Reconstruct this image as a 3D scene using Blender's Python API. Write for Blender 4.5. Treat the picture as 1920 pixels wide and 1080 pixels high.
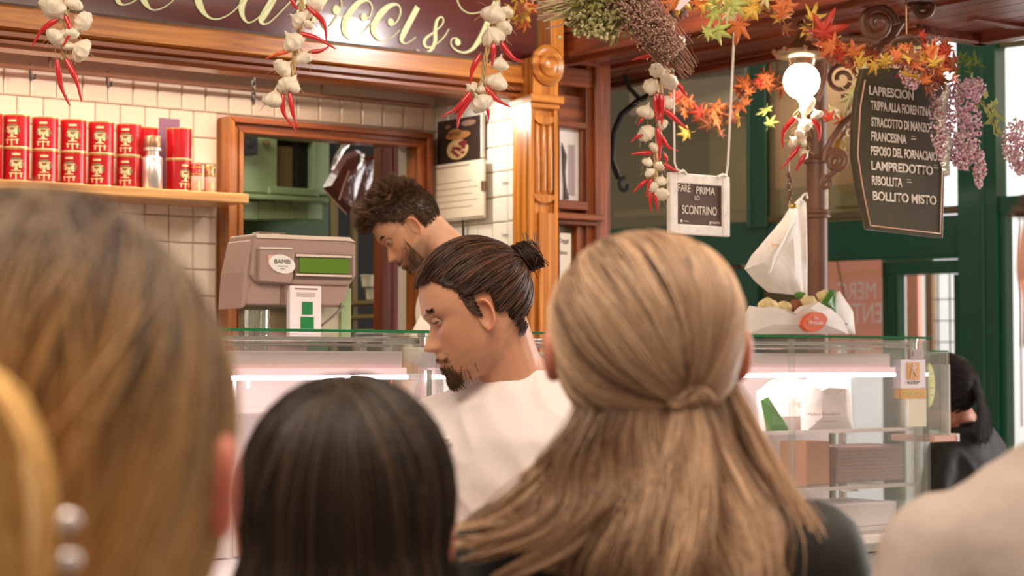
import bpy, bmesh, math, random
import numpy as np
from mathutils import Vector, Matrix, Euler, noise
random.seed(7); RNG = np.random.default_rng(7)
PI = math.pi
for o in list(bpy.data.objects): bpy.data.objects.remove(o)
SC = bpy.context.scene
COL = SC.collection
# ------------------------------------------------------------------ camera
FPX = 3600.0
PITCH = math.atan(142 / FPX)
CAMZ = 1.5
cam_d = bpy.data.cameras.new('camera'); cam = bpy.data.objects.new('camera', cam_d); COL.objects.link(cam)
cam.location = (0, 0, CAMZ); cam.rotation_euler = (PI / 2 + PITCH, 0, 0)
cam_d.sensor_width = 36; cam_d.lens = 36 * FPX / 1920; cam_d.clip_start = .05
cam_d.dof.use_dof = True; cam_d.dof.focus_distance = 4.1; cam_d.dof.aperture_fstop = 5.0
SC.camera = cam
# ------------------------------------------------------------------ light
w = bpy.data.worlds.new('world'); SC.world = w; w.use_nodes = True
w.node_tree.nodes['Background'].inputs[0].default_value = (1.0, .80, .62, 1)
w.node_tree.nodes['Background'].inputs[1].default_value = .38
SC.view_settings.view_transform = 'Standard'; SC.view_settings.look = 'None'
SC.view_settings.gamma = 1; SC.view_settings.use_curve_mapping = False
SC.view_settings.exposure = 0.12
AL = math.atan2(.6, .8)                       # the stall front runs along (.8,.6)
def UN(u, n, z): return Vector((.8 * u - .6 * n, .6 * u + .8 * n, z))
def area(name, loc, rot, sx, sy, power, col, spread=PI):
    l = bpy.data.lights.new(name, 'AREA'); l.shape = 'RECTANGLE'; l.size = sx; l.size_y = sy; l.energy = power; l.color = col; l.spread = spread
    o = bpy.data.objects.new(name, l); COL.objects.link(o); o.location = loc; o.rotation_euler = rot; return o
def point(name, loc, r, power, col):
    l = bpy.data.lights.new(name, 'POINT'); l.shadow_soft_size = r; l.energy = power; l.color = col
    o = bpy.data.objects.new(name, l); COL.objects.link(o); o.location = loc; return o
area('stall_ceiling_light', UN(2.1, 4.93, 2.362), (0, 0, AL), 2.0, .2, 14, (1, .79, .62))
_cs = area('corner_spot', UN(3.28, 4.90, 2.30), (0, 0, 0), .06, .06, 1.1, (1, .93, .82), 2.2); _cs.rotation_euler = (UN(3.58, 4.72, 2.16) - _cs.location).to_track_quat('-Z', 'Y').to_euler()
area('hall_light', (-.6, 1.2, 3.6), (math.radians(25), 0, 0), 2.5, 1.5, 92, (1, .83, .66))
area('aisle_light', (2.2, 3.0, 3.4), (math.radians(10), math.radians(15), 0), 1.5, 1.5, 48, (1, .84, .68))
area('back_room_fill', UN(2.9, 5.9, 2.5), (0, 0, AL), .8, .4, 6, (1, .95, .8))  # unseen lamp added to light the back room
area('street_wall_fill', (4.6, 8.9, 4.2), (math.radians(60), 0, math.radians(-28)), 3.5, 2.5, 650, (.93, .96, 1.0))  # area lamp added outside to whiten the wall behind the panes
area('case_light_left', UN(1.85, 3.72, 1.468), (0, 0, AL), 1.2, .03, 2.8, (1, .84, .88))
area('case_light_right', UN(3.4, 3.72, 1.468), (0, 0, AL), 1.4, .03, 2.8, (1, .84, .88))
area('inner_shop_fill', (1.6, 9.0, 2.95), (math.radians(-12), 0, 0), 3.0, .4, 26, (1, .86, .66))  # unseen lamp added to brighten the rooms behind the glass
area('soffit_fill', (4.3, 6.6, 1.9), (math.radians(90), 0, math.radians(140)), 1.6, 2.2, 130, (1, .95, .93))  # unseen area lamp added beyond the frame to brighten the canopy soffit
# ------------------------------------------------------------------ picture rays -> places
def ray(px, py):
    dx = (px - 960) / FPX; e = (540 - py) / FPX
    return Vector((dx, math.cos(PITCH) - e * math.sin(PITCH), math.sin(PITCH) + e * math.cos(PITCH)))
def AT(px, py, t):                            # world point at depth y = t
    r = ray(px, py); r = r * (t / r.y); return Vector((r.x, r.y, r.z + CAMZ))
def toUN(p): return Vector((.8 * p.x + .6 * p.y, -.6 * p.x + .8 * p.y, p.z))
def PN(px, py, n):                            # stall coordinates on the plane n = const
    r = ray(px, py); k = n / (-.6 * r.x + .8 * r.y); return toUN(Vector((r.x * k, r.y * k, r.z * k + CAMZ)))
def PU(px, py, u):
    r = ray(px, py); k = u / (.8 * r.x + .6 * r.y); return toUN(Vector((r.x * k, r.y * k, r.z * k + CAMZ)))
BD = Vector((.778, -.628, 0)).normalized(); BM = Vector((.628, .778, 0)).normalized(); BROT = math.atan2(BD.y, BD.x)
def _sign_glint():                            # ceiling spot whose reflection shows on the glossy sign
    p = PN(652, 74, 4.67); P = UN(p.x, p.y, p.z); d = (P - Vector((0, 0, CAMZ))).normalized(); nn = Vector((.6, -.8, 0)); r = d - nn * 2 * d.dot(nn)
    q = P + r * 1.15; o = area('sign_spot', q, (0, 0, 0), .13, .07, 9, (1, .9, .85)); o.rotation_euler = (P - q).to_track_quat('-Z', 'Y').to_euler()
_sign_glint()
def PB(px, py, m):                            # the green shop front: (a, m, z)
    r = ray(px, py); k = m / (r.x * BM.x + r.y * BM.y)
    p = Vector((r.x * k, r.y * k, r.z * k + CAMZ)); return Vector((p.x * BD.x + p.y * BD.y, m, p.z))
# ------------------------------------------------------------------ materials
def mat(name, col, rough=.5, metal=0, spec=.5, emis=None, estr=0, attr=None, trans=0, alpha=1, coat=0, sss=0, bump=0, bscale=60, noise_amt=0, nscale=8, sheen=0, rand=0):
    m = bpy.data.materials.new(name); m.use_nodes = True; nt = m.node_tree; b = nt.nodes['Principled BSDF']
    b.inputs['Base Color'].default_value = (*col, 1); b.inputs['Roughness'].default_value = rough
    b.inputs['Metallic'].default_value = metal; b.inputs['Specular IOR Level'].default_value = spec
    b.inputs['Coat Weight'].default_value = coat; b.inputs['Coat Roughness'].default_value = .1
    if sss:
        b.inputs['Subsurface Weight'].default_value = sss; b.inputs['Subsurface Radius'].default_value = (.012, .005, .003); b.inputs['Subsurface Scale'].default_value = .6
    if trans: b.inputs['Transmission Weight'].default_value = trans
    if sheen: b.inputs['Sheen Weight'].default_value = sheen
    if alpha < 1: b.inputs['Alpha'].default_value = alpha
    if emis: b.inputs['Emission Color'].default_value = (*emis, 1); b.inputs['Emission Strength'].default_value = estr
    src = None
    if attr:
        a = nt.nodes.new('ShaderNodeAttribute'); a.attribute_name = attr; src = a.outputs['Color']
    tc = nt.nodes.new('ShaderNodeTexCoord')
    if noise_amt:
        n = nt.nodes.new('ShaderNodeTexNoise'); n.inputs['Scale'].default_value = nscale; n.inputs['Detail'].default_value = 5
        nt.links.new(tc.outputs['Object'], n.inputs['Vector'])
        mr = nt.nodes.new('ShaderNodeMapRange'); mr.inputs[1].default_value = .3; mr.inputs[2].default_value = .7
        mr.inputs[3].default_value = 1 - noise_amt; mr.inputs[4].default_value = 1 + noise_amt
        nt.links.new(n.outputs['Fac'], mr.inputs[0])
        mx = nt.nodes.new('ShaderNodeVectorMath'); mx.operation = 'SCALE'
        if src: nt.links.new(src, mx.inputs[0])
        else: mx.inputs[0].default_value = col
        nt.links.new(mr.outputs[0], mx.inputs['Scale']); src = mx.outputs[0]
    if rand:
        oi = nt.nodes.new('ShaderNodeObjectInfo'); mr = nt.nodes.new('ShaderNodeMapRange')
        mr.inputs[3].default_value = 1 - rand; mr.inputs[4].default_value = 1 + rand
        nt.links.new(oi.outputs['Random'], mr.inputs[0])
        mx = nt.nodes.new('ShaderNodeVectorMath'); mx.operation = 'SCALE'
        if src: nt.links.new(src, mx.inputs[0])
        else: mx.inputs[0].default_value = col
        nt.links.new(mr.outputs[0], mx.inputs['Scale']); src = mx.outputs[0]
    if src: nt.links.new(src, b.inputs['Base Color'])
    if bump:
        n2 = nt.nodes.new('ShaderNodeTexNoise'); n2.inputs['Scale'].default_value = bscale; n2.inputs['Detail'].default_value = 4
        nt.links.new(tc.outputs['Object'], n2.inputs['Vector'])
        bp = nt.nodes.new('ShaderNodeBump'); bp.inputs['Strength'].default_value = bump; bp.inputs['Distance'].default_value = .01
        nt.links.new(n2.outputs['Fac'], bp.inputs['Height']); nt.links.new(bp.outputs[0], b.inputs['Normal'])
    return m
def wood(name, c1, c2, axis='X', rough=.32, scale=1.0, coat=.3):
    m = bpy.data.materials.new(name); m.use_nodes = True; nt = m.node_tree; b = nt.nodes['Principled BSDF']
    tc = nt.nodes.new('ShaderNodeTexCoord'); mp = nt.nodes.new('ShaderNodeMapping')
    s = {'X': (1.2, 26, 26), 'Y': (26, 1.2, 26), 'Z': (26, 26, 1.2)}[axis]
    mp.inputs['Scale'].default_value = tuple(v * scale for v in s)
    nt.links.new(tc.outputs['Object'], mp.inputs['Vector'])
    n = nt.nodes.new('ShaderNodeTexNoise'); n.inputs['Scale'].default_value = 1.6; n.inputs['Detail'].default_value = 8; n.inputs['Distortion'].default_value = 1.2
    nt.links.new(mp.outputs[0], n.inputs['Vector'])
    r = nt.nodes.new('ShaderNodeValToRGB'); r.color_ramp.elements[0].position = .36; r.color_ramp.elements[1].position = .64
    r.color_ramp.elements[0].color = (*c1, 1); r.color_ramp.elements[1].color = (*c2, 1)
    nt.links.new(n.outputs['Fac'], r.inputs[0]); nt.links.new(r.outputs[0], b.inputs['Base Color'])
    b.inputs['Roughness'].default_value = rough; b.inputs['Coat Weight'].default_value = coat; b.inputs['Coat Roughness'].default_value = .2
    bp = nt.nodes.new('ShaderNodeBump'); bp.inputs['Strength'].default_value = .25; bp.inputs['Distance'].default_value = .003
    nt.links.new(n.outputs['Fac'], bp.inputs['Height']); nt.links.new(bp.outputs[0], b.inputs['Normal'])
    return m
def glass(name, tint=(.93, .98, .95), gloss=.12, rough=.02):
    m = bpy.data.materials.new(name); m.use_nodes = True; nt = m.node_tree; nt.nodes.clear()
    o = nt.nodes.new('ShaderNodeOutputMaterial'); mx = nt.nodes.new('ShaderNodeMixShader')
    t = nt.nodes.new('ShaderNodeBsdfTransparent'); g = nt.nodes.new('ShaderNodeBsdfGlossy')
    t.inputs[0].default_value = (*tint, 1); g.inputs['Roughness'].default_value = rough; g.inputs[0].default_value = (1, 1, 1, 1)
    lw = nt.nodes.new('ShaderNodeLayerWeight'); lw.inputs[0].default_value = .25
    ma = nt.nodes.new('ShaderNodeMath'); ma.operation = 'MULTIPLY_ADD'; ma.inputs[1].default_value = .6; ma.inputs[2].default_value = gloss
    nt.links.new(lw.outputs['Fresnel'], ma.inputs[0]); nt.links.new(ma.outputs[0], mx.inputs[0])
    nt.links.new(t.outputs[0], mx.inputs[1]); nt.links.new(g.outputs[0], mx.inputs[2]); nt.links.new(mx.outputs[0], o.inputs[0])
    return m
M = dict(
 oak=wood('oak', (.36, .105, .014), (.70, .27, .045)), oak_v=wood('oak_upright', (.38, .115, .014), (.68, .26, .042), 'Z'), oak_mid=wood('mid_oak_upright', (.22, .065, .012), (.42, .15, .03), 'Z'),
 oak_dark=wood('dark_oak', (.15, .035, .009), (.33, .085, .018)), oak_dark_v=wood('dark_oak_upright', (.16, .035, .009), (.36, .09, .018), 'Z'),
 red_wood=wood('red_wood', (.12, .022, .008), (.27, .055, .018), 'Y'), soffit=wood('soffit_wood', (.13, .025, .012), (.26, .06, .03), 'Y', rough=.3),
 red_wood_v=wood('red_wood_upright', (.10, .015, .006), (.22, .035, .012), 'Z'),
 shelf=wood('shelf_pine', (.5, .22, .06), (.75, .42, .15)),
 maroon=wood('maroon_board', (.085, .012, .008), (.13, .02, .012), 'X', rough=.18, scale=.5, coat=.8),
 tile=mat('cream_tile', (.78, .66, .53), .12, rand=.04, spec=.6), tile_w=mat('white_tile', (.84, .80, .70), .12, rand=.04, spec=.6),
 grout=mat('grout', (.55, .45, .36), .8), plaster=mat('plaster', (.55, .46, .38), .8, noise_amt=.1),
 dark_ceiling=mat('brown_ceiling', (.10, .055, .03), .5, noise_amt=.2), floor=mat('stone_floor', (.32, .27, .24), .4, noise_amt=.15),
 letter=mat('cream_lettering', (.80, .84, .46), .4), black=mat('black_metal', (.012, .010, .009), .4),
 iron=mat('brown_iron', (.19, .088, .052), .5, 0, noise_amt=.15), brass=mat('brass', (.62, .40, .16), .3, 1),
 steel=mat('steel', (.68, .64, .60), .22, 1), white=mat('white_plastic', (.82, .78, .74), .35),
 can_red=mat('can_red', (.50, .012, .018), .22, .35, coat=.6), gold=mat('gold_print', (.78, .52, .16), .25, .7),
 gold2=mat('pale_gold_print', (.85, .70, .38), .3, .5), olive_print=mat('olive_print', (.16, .14, .06), .4),
 tin=mat('bare_tin', (.80, .72, .66), .28, .85), salmon=mat('pink_label', (.72, .40, .30), .5), copper=mat('copper_cap', (.42, .24, .13), .3, .8),
 garlic=mat('garlic_skin', (.86, .76, .60), .42, noise_amt=.10, nscale=90, sss=.2, attr=None), stalk=mat('dry_stalk', (.62, .42, .20), .7),
 chilli=mat('chilli_red', (.62, .018, .022), .18, coat=.5), chilli_o=mat('chilli_orange', (.80, .10, .02), .2, coat=.5), stem_g=mat('chilli_stem', (.25, .14, .05), .6),
 string=mat('white_string', (.80, .74, .66), .8), whitewood=mat('whitewashed_wood', (.80, .72, .66), .6, noise_amt=.1, nscale=40),
 board=mat('chalkboard', (.085, .042, .026), .45, noise_amt=.2), board_g=mat('green_chalkboard', (.066, .052, .026), .28, noise_amt=.15), chalk=mat('chalk', (.80, .70, .60), .8),
 green=mat('green_paint', (.004, .085, .045), .3, coat=.3, noise_amt=.06), green_l=mat('green_paint_light', (.02, .13, .07), .3),
 olive=mat('olive_wall', (.085, .078, .020), .6, noise_amt=.15, nscale=2), olive2=mat('olive_panel', (.15, .115, .05), .6, noise_amt=.1),
 brownwall=mat('brown_wall', (.27, .165, .10), .6, noise_amt=.12, nscale=2), greywall=mat('pale_wall', (.40, .36, .31), .6),
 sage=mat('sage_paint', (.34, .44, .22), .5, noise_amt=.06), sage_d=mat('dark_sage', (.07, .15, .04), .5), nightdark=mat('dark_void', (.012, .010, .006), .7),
 tanp=mat('tan_panel', (.22, .15, .05), .6), plastic=mat('crinkled_plastic', (.13, .035, .022), .12, coat=1, bump=.8, bscale=25), foil=mat('foil', (.75, .72, .66), .25, .9, bump=.8, bscale=60),
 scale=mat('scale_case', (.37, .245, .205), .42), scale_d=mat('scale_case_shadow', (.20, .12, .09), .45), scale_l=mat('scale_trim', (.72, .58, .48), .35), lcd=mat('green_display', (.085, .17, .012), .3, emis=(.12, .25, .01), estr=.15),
 lgreen=mat('green_label', (.01, .22, .05), .4), paper=mat('white_paper', (.82, .76, .68), .6), paper2=mat('cream_paper', (.80, .70, .54), .6, noise_amt=.05),
 pink=mat('pink_poster', (.92, .42, .34), .6), pwhite=mat('poster_white', (.9, .78, .80), .6), pyel=mat('poster_yellow', (.85, .55, .25), .6),
 ink=mat('ink', (.06, .04, .035), .6), orange=mat('orange_logo', (.78, .13, .03), .45), stickero=mat('sticker_orange', (.75, .35, .07), .5), stickery=mat('sticker_yellow', (.72, .72, .26), .5),
 leafg=mat('leaf_green', (.07, .22, .03), .45), crisp=mat('crisp_bread', (.80, .62, .30), .6, noise_amt=.2, nscale=60, bump=.5, bscale=90), meat=mat('brown_filling', (.25, .06, .015), .5),
 bagpaper=mat('bag_paper', (.82, .73, .66), .6, bump=.3, bscale=25), granite=mat('granite', (.42, .36, .33), .4, noise_amt=.3, nscale=120),
 case_in=mat('case_lining', (.80, .70, .66), .4), case_w=mat('case_valance', (.86, .74, .70), .35), tube=mat('light_tube', (1, 1, 1), .5, emis=(1, .86, .95), estr=16), glassg=glass('case_glass', (.975, .985, .975), .05), glass_edge=mat('glass_edge', (.01, .16, .05), .1),
 glassw=glass('window_glass', (.95, .96, .93), .05), glassd=glass('dark_window_glass', (.92, .90, .82), .05), acryl=glass('acrylic', (.95, .98, .94), .14),
 bronze=mat('bronze_lamp', (.40, .28, .17), .25, .8), bulb=mat('lamp_globe', (1, 1, 1), .3, emis=(1, .90, .74), estr=14),
 l1=mat('leaf_orange', (.78, .22, .06), .5), l2=mat('leaf_red', (.62, .06, .03), .5), l3=mat('leaf_yellow', (.80, .50, .08), .5), l4=mat('leaf_brown', (.34, .10, .035), .55), l5=mat('leaf_lime', (.55, .60, .16), .5), l6=mat('leaf_pale', (.78, .70, .35), .5),
 wheat=mat('wheat', (.30, .27, .09), .7), wheat_l=mat('wheat_tip', (.66, .60, .32), .7), dried=mat('dried_flower', (.42, .22, .16), .8), dried2=mat('dried_flower_light', (.62, .42, .30), .8), twig=mat('twig', (.14, .07, .04), .7),
 wist=mat('wisteria', (.78, .46, .55), .6), wist2=mat('wisteria_pale', (.92, .72, .76), .6), fern=mat('fern', (.12, .20, .02), .5), ivy=mat('ivy', (.42, .48, .16), .5),
 skin=mat('skin', (.8, .45, .28), .48, attr='tint', sss=.25, noise_amt=.05, nscale=30, bump=.08, bscale=260),
 hair=mat('hair', (.3, .2, .1), .42, attr='tint', spec=.32), eyew=mat('eye_white', (.50, .40, .34), .15), iris=mat('iris', (.06, .03, .015), .1), lips=mat('lips', (.50, .15, .10), .4),
 cotton=mat('white_cotton', (.80, .70, .68), .75, bump=.35, bscale=14), cottonw=mat('offwhite_cotton', (.80, .73, .63), .75, bump=.3, bscale=14), blackc=mat('black_cotton', (.014, .013, .010), .7, bump=.3, bscale=14), greyc=mat('grey_cotton', (.44, .36, .32), .85, bump=.35, bscale=18, noise_amt=.05, nscale=60),
 denim=mat('dark_trousers', (.03, .035, .05), .8), shoe=mat('shoe', (.02, .02, .02), .5), elastic=mat('hair_tie', (.05, .025, .015), .6), pearl=mat('pearl_metal', (.75, .68, .68), .18, .8),
 lip_glow=mat('valance_lip_glow', (.85, .62, .62), .4, emis=(1, .66, .68), estr=.45),  # emission added so the valance lip looks lit
 street=mat('white_render', (.86, .86, .88), .8),
 poster_dark=mat('poster_dark', (.04, .022, .018), .4), plate=mat('plate_print', (.62, .42, .20), .5), plate2=mat('plate_print_red', (.20, .03, .03), .5), hat=mat('hat_print', (.42, .18, .06), .5), brownprint=mat('brown_print', (.30, .17, .12), .5),
 greyprint=mat('grey_print', (.42, .33, .32), .5), violet=mat('violet_card', (.18, .08, .14), .5), cupw=mat('cup_white', (.62, .58, .42), .4), cardboard=mat('cardboard', (.50, .24, .12), .6), meshbox=mat('mesh_box', (.30, .19, .17), .6, noise_amt=.2, nscale=70),
)
# ------------------------------------------------------------------ mesh helpers
class MB:
    def __init__(s): s.v = []; s.f = []
    def add(s, vs, fs):
        k = len(s.v); s.v += [tuple(v) for v in vs]; s.f += [tuple(i + k for i in f) for f in fs]; return s
    def box(s, x0, x1, y0, y1, z0, z1, mtx=None, c=0):
        if c:      # chamfered along all edges on the x/z outline
            vs = []
            for y, e in ((y0, c), (y0 + c, 0), (y1, 0)):
                vs += [(x0 + e, y, z0 + e), (x1 - e, y, z0 + e), (x1 - e, y, z1 - e), (x0 + e, y, z1 - e)]
            fs = [(0, 1, 2, 3), (11, 10, 9, 8)]
            for L in (0, 4):
                for i in range(4): j = (i + 1) % 4; fs.append((L + j, L + i, L + 4 + i, L + 4 + j))
        else:
            vs = [(x0, y0, z0), (x1, y0, z0), (x1, y1, z0), (x0, y1, z0), (x0, y0, z1), (x1, y0, z1), (x1, y1, z1), (x0, y1, z1)]
            fs = [(0, 3, 2, 1), (4, 5, 6, 7), (0, 1, 5, 4), (1, 2, 6, 5), (2, 3, 7, 6), (3, 0, 4, 7)]
        if mtx: vs = [mtx @ Vector(v) for v in vs]
        return s.add(vs, fs)
    def prism(s, pts, y0, y1, mtx=None):       # polygon in x/z pushed from y0 to y1
        n = len(pts); vs = [(x, y0, z) for x, z in pts] + [(x, y1, z) for x, z in pts]
        fs = [tuple(range(n)), tuple(range(2 * n - 1, n - 1, -1))] + [((i + 1) % n, i, n + i, n + (i + 1) % n) for i in range(n)]
        if mtx: vs = [mtx @ Vector(v) for v in vs]
        return s.add(vs, fs)
    def lathe(s, prof, seg=20, mtx=None, lobes=0, la=0, cap=True):   # prof = (r, z)
        vs = []; fs = []
        for r, z in prof:
            for i in range(seg):
                a = 2 * PI * i / seg; rr = r * (1 + la * math.cos(lobes * a)) if lobes else r
                vs.append((rr * math.cos(a), rr * math.sin(a), z))
        for k in range(len(prof) - 1):
            for i in range(seg):
                j = (i + 1) % seg; fs.append((k * seg + i, k * seg + j, (k + 1) * seg + j, (k + 1) * seg + i))
        if cap:
            fs.append(tuple(range(seg - 1, -1, -1))); b = (len(prof) - 1) * seg; fs.append(tuple(range(b, b + seg)))
        if mtx: vs = [mtx @ Vector(v) for v in vs]
        return s.add(vs, fs)
    def tube(s, pts, rad, seg=8, cap=True, flat=1.0):
        pts = [Vector(p) for p in pts]; n = len(pts)
        rad = rad if isinstance(rad, (list, tuple)) else [rad] * n
        vs = []; fs = []; ref = None
        for i, p in enumerate(pts):
            t = (pts[min(i + 1, n - 1)] - pts[max(i - 1, 0)]).normalized()
            if ref is None: ref = Vector((0, 0, 1)) if abs(t.z) < .9 else Vector((1, 0, 0))
            a = (ref - t * ref.dot(t)).normalized(); b = t.cross(a); ref = a
            for k in range(seg):
                an = 2 * PI * k / seg; vs.append(p + (a * math.cos(an) + b * math.sin(an) * flat) * rad[i])
        for i in range(n - 1):
            for k in range(seg):
                j = (k + 1) % seg; fs.append((i * seg + k, i * seg + j, (i + 1) * seg + j, (i + 1) * seg + k))
        if cap: fs.append(tuple(range(seg - 1, -1, -1))); b = (n - 1) * seg; fs.append(tuple(range(b, b + seg)))
        return s.add(vs, fs)
    def ball(s, c, r, seg=14, rings=9, mtx=None):
        r = r if isinstance(r, (tuple, list)) else (r, r, r); vs = [(0, 0, r[2])]; fs = []
        for i in range(1, rings):
            a = PI * i / rings
            for k in range(seg):
                b = 2 * PI * k / seg; vs.append((r[0] * math.sin(a) * math.cos(b), r[1] * math.sin(a) * math.sin(b), r[2] * math.cos(a)))
        vs.append((0, 0, -r[2])); L = len(vs) - 1
        for k in range(seg):
            j = (k + 1) % seg; fs.append((0, 1 + k, 1 + j)); b = 1 + (rings - 2) * seg; fs.append((b + j, b + k, L))
            for i in range(rings - 2): fs.append((1 + i * seg + k, 1 + (i + 1) * seg + k, 1 + (i + 1) * seg + j, 1 + i * seg + j))
        c = Vector(c); vs = [(mtx @ Vector(v) if mtx else Vector(v)) + c for v in vs]
        return s.add(vs, fs)
    def build(s, name, m, parent=None, smooth=True, loc=None, rotz=0, label=None, ang=40):
        me = bpy.data.meshes.new(name); me.from_pydata([tuple(v) for v in s.v], [], s.f); me.update()
        me.materials.append(M[m] if isinstance(m, str) else m)
        o = bpy.data.objects.new(name, me); COL.objects.link(o)
        if smooth:
            me.polygons.foreach_set('use_smooth', [True] * len(me.polygons))
            try: me.set_sharp_from_angle(angle=math.radians(ang))
            except Exception: pass
        if parent: o.parent = parent
        if loc is not None: o.location = loc
        if rotz: o.rotation_euler = (0, 0, rotz)
        if label: o['label'] = label
        return o
def bevel(o, wd=.003, seg=2):
    b = o.modifiers.new('bevel', 'BEVEL'); b.width = wd; b.segments = seg; b.limit_method = 'ANGLE'; return o
def tag(o, label=None, cat=None, group=None, kind=None):
    if label: o['label'] = label
    if cat: o['category'] = cat
    if group: o['group'] = group
    if kind: o['kind'] = kind
    return o
def thing(name, label, cat, loc, rotz=AL, group=None, rot=None):
    o = bpy.data.objects.new(name, None); COL.objects.link(o); o.location = loc; o.empty_display_size = .05
    o.rotation_euler = rot if rot else (0, 0, rotz); return tag(o, label, cat, group)
def struct(name, mb, m, parent=None, rotz=AL, smooth=False):
    if parent: return mb.build(name, m, parent, smooth=smooth)
    return tag(mb.build(name, m, smooth=smooth, rotz=rotz), kind='structure')
def copy(o, parent=None):
    c = o.copy(); COL.objects.link(c); c.parent = parent; return c
def dup(root, loc, rotz=None, label=None, group=None):
    r = copy(root); r.location = loc
    if rotz is not None: r.rotation_euler = (0, 0, rotz)
    if label: r['label'] = label
    if group: r['group'] = group
    for ch in list(root.children):
        c = copy(ch, r)
        for g in list(ch.children): copy(g, c)
    return r
def loc_un(p): return UN(p[0], p[1], p[2])
def text(s, m, parent, x0, x1, z0, z1, y, name='lettering', mirror=False, ex=.0006, shear=0, bold=0):
    c = bpy.data.curves.new('t', 'FONT'); c.body = s; c.size = 1; c.extrude = 0; c.shear = shear; c.offset = bold
    t = bpy.data.objects.new('t', c); COL.objects.link(t); dg = bpy.context.evaluated_depsgraph_get()
    me = bpy.data.meshes.new_from_object(t.evaluated_get(dg)); bpy.data.objects.remove(t)
    n = len(me.vertices); co = np.empty(n * 3); me.vertices.foreach_get('co', co); co = co.reshape(-1, 3)
    a = co.min(0); b = co.max(0); q = np.empty_like(co)
    fx = (co[:, 0] - a[0]) / (b[0] - a[0]);
    if mirror: fx = 1 - fx
    q[:, 0] = x0 + fx * (x1 - x0); q[:, 2] = z0 + (co[:, 1] - a[1]) / max(b[1] - a[1], 1e-6) * (z1 - z0); q[:, 1] = y
    me.vertices.foreach_set('co', q.ravel()); me.update(); me.name = name
    me.materials.clear(); me.materials.append(M[m]); o = bpy.data.objects.new(name, me); COL.objects.link(o); o.parent = parent
    sm = o.modifiers.new('thickness', 'SOLIDIFY'); sm.thickness = max(ex, .0005); sm.offset = 0
    return o
def catmull(pts, k=6):
    P = [np.array(p, float) for p in pts]; P = [2 * P[0] - P[1]] + P + [2 * P[-1] - P[-2]]; out = []
    for i in range(1, len(P) - 2):
        for j in range(k):
            t = j / k; a, b, c, d = P[i - 1:i + 3]
            out.append(.5 * (2 * b + (c - a) * t + (2 * a - 5 * b + 4 * c - d) * t * t + (3 * b - a - 3 * c + d) * t ** 3))
    out.append(P[-2]); return out
# ================================================================== the stall: setting
NF = 4.66; NB = 5.2; UR = 3.58
def ext_u(mb, prof, u0, u1):                   # profile (n, z) run along u
    n = len(prof); vs = [(u0, a, b) for a, b in prof] + [(u1, a, b) for a, b in prof]
    fs = [tuple(range(n)), tuple(range(2 * n - 1, n - 1, -1))] + [((i + 1) % n, i, n + i, n + (i + 1) % n) for i in range(n)]
    return mb.add(vs, fs)
struct('floor', MB().box(-4, 9, -3, 9, -.05, 0), 'floor')
struct('floor', MB().box(1.0, 3.6, 4.06, 5.3, 0, .25), 'floor')
# opening in the tiled back wall
oL = PN(425, 300, 5.15).x; oR = PN(808, 300, 5.15).x; oT = PN(600, 233, 5.15).z
iL = PN(455, 300, 5.15).x; iR = PN(782, 300, 5.15).x; iT = oT - .048
wb = MB().box(1.0, iL - .02, NB + .01, NB + .09, 0, 2.75).box(iR + .02, UR + .08, NB + .01, NB + .09, 0, 2.75)
wb.box(iL - .02, iR + .02, NB + .01, NB + .09, iT + .01, 2.75).box(iL - .02, iR + .02, NB + .01, NB + .09, 0, 1.2)
wall_back = struct('wall_back', wb, 'grout')
ts, gp = .080, .003
def tile_mesh(axis):
    a = ts - gp; c = .004; mb = MB()
    vs = []; dd = [(0, .010), (.0, .003), (c, 0)]
    for e, d in dd:
        for x, z in ((e, e), (a - e, e), (a - e, a - e), (e, a - e)):
            vs.append((x, d, z) if axis == 'u' else (d, -x, z))
    fs = [(8, 9, 10, 11)]
    for L in (0, 4):
        for i in range(4): j = (i + 1) % 4; fs.append((L + i, L + j, L + 4 + j, L + 4 + i))
    if axis != 'u': pass
    mb.add(vs, fs); return mb
tmesh = None; k = 0
z0 = 1.545
cells = []
for j in range(10):
    zz = z0 + j * ts
    off = ts / 2 if (zz > 2.11 and j % 2) else 0
    u = UR - ts * 29 + off
    while u < UR - .01:
        if zz + ts < 2.375 and not (u + ts > oL + .01 and u < oR - .01 and zz < oT - .01): cells.append((u, zz))
        u += ts
for u, zz in cells:
    if tmesh is None: t = tile_mesh('u').build('tile', 'tile', wall_back, smooth=False); tmesh = t
    else: t = copy(tmesh, wall_back)
    t.location = (u, NB, zz)
# return wall on the right of the stall, cream tiles
wr = MB().box(UR + .01, UR + .08, 4.68, 5.29, 0, 2.75)
wall_right = struct('wall_right', wr, 'grout')
tm2 = None
for j in range(10):
    for i in range(7):
        zz = z0 + j * ts; n1 = NB - .002 - i * ts
        if zz + ts > 2.375 or n1 - ts < 4.60: continue
        if tm2 is None: t = tile_mesh('n').build('tile', 'tile_w', wall_right, smooth=False); tm2 = t
        else: t = copy(tm2, wall_right)
        t.location = (UR, n1, zz)
# small prints on two of the tiles
for py in (345, 443):
    p = PU(948, py, UR - .002); text('Cotto', 'ink', wall_right, 0, .034, 0, .009, 0, 'tile_print')
    o = wall_right.children[-1]; o.rotation_euler = (0, 0, -PI / 2); o.location = (UR - .0045, p.y + .017, p.z)
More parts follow.
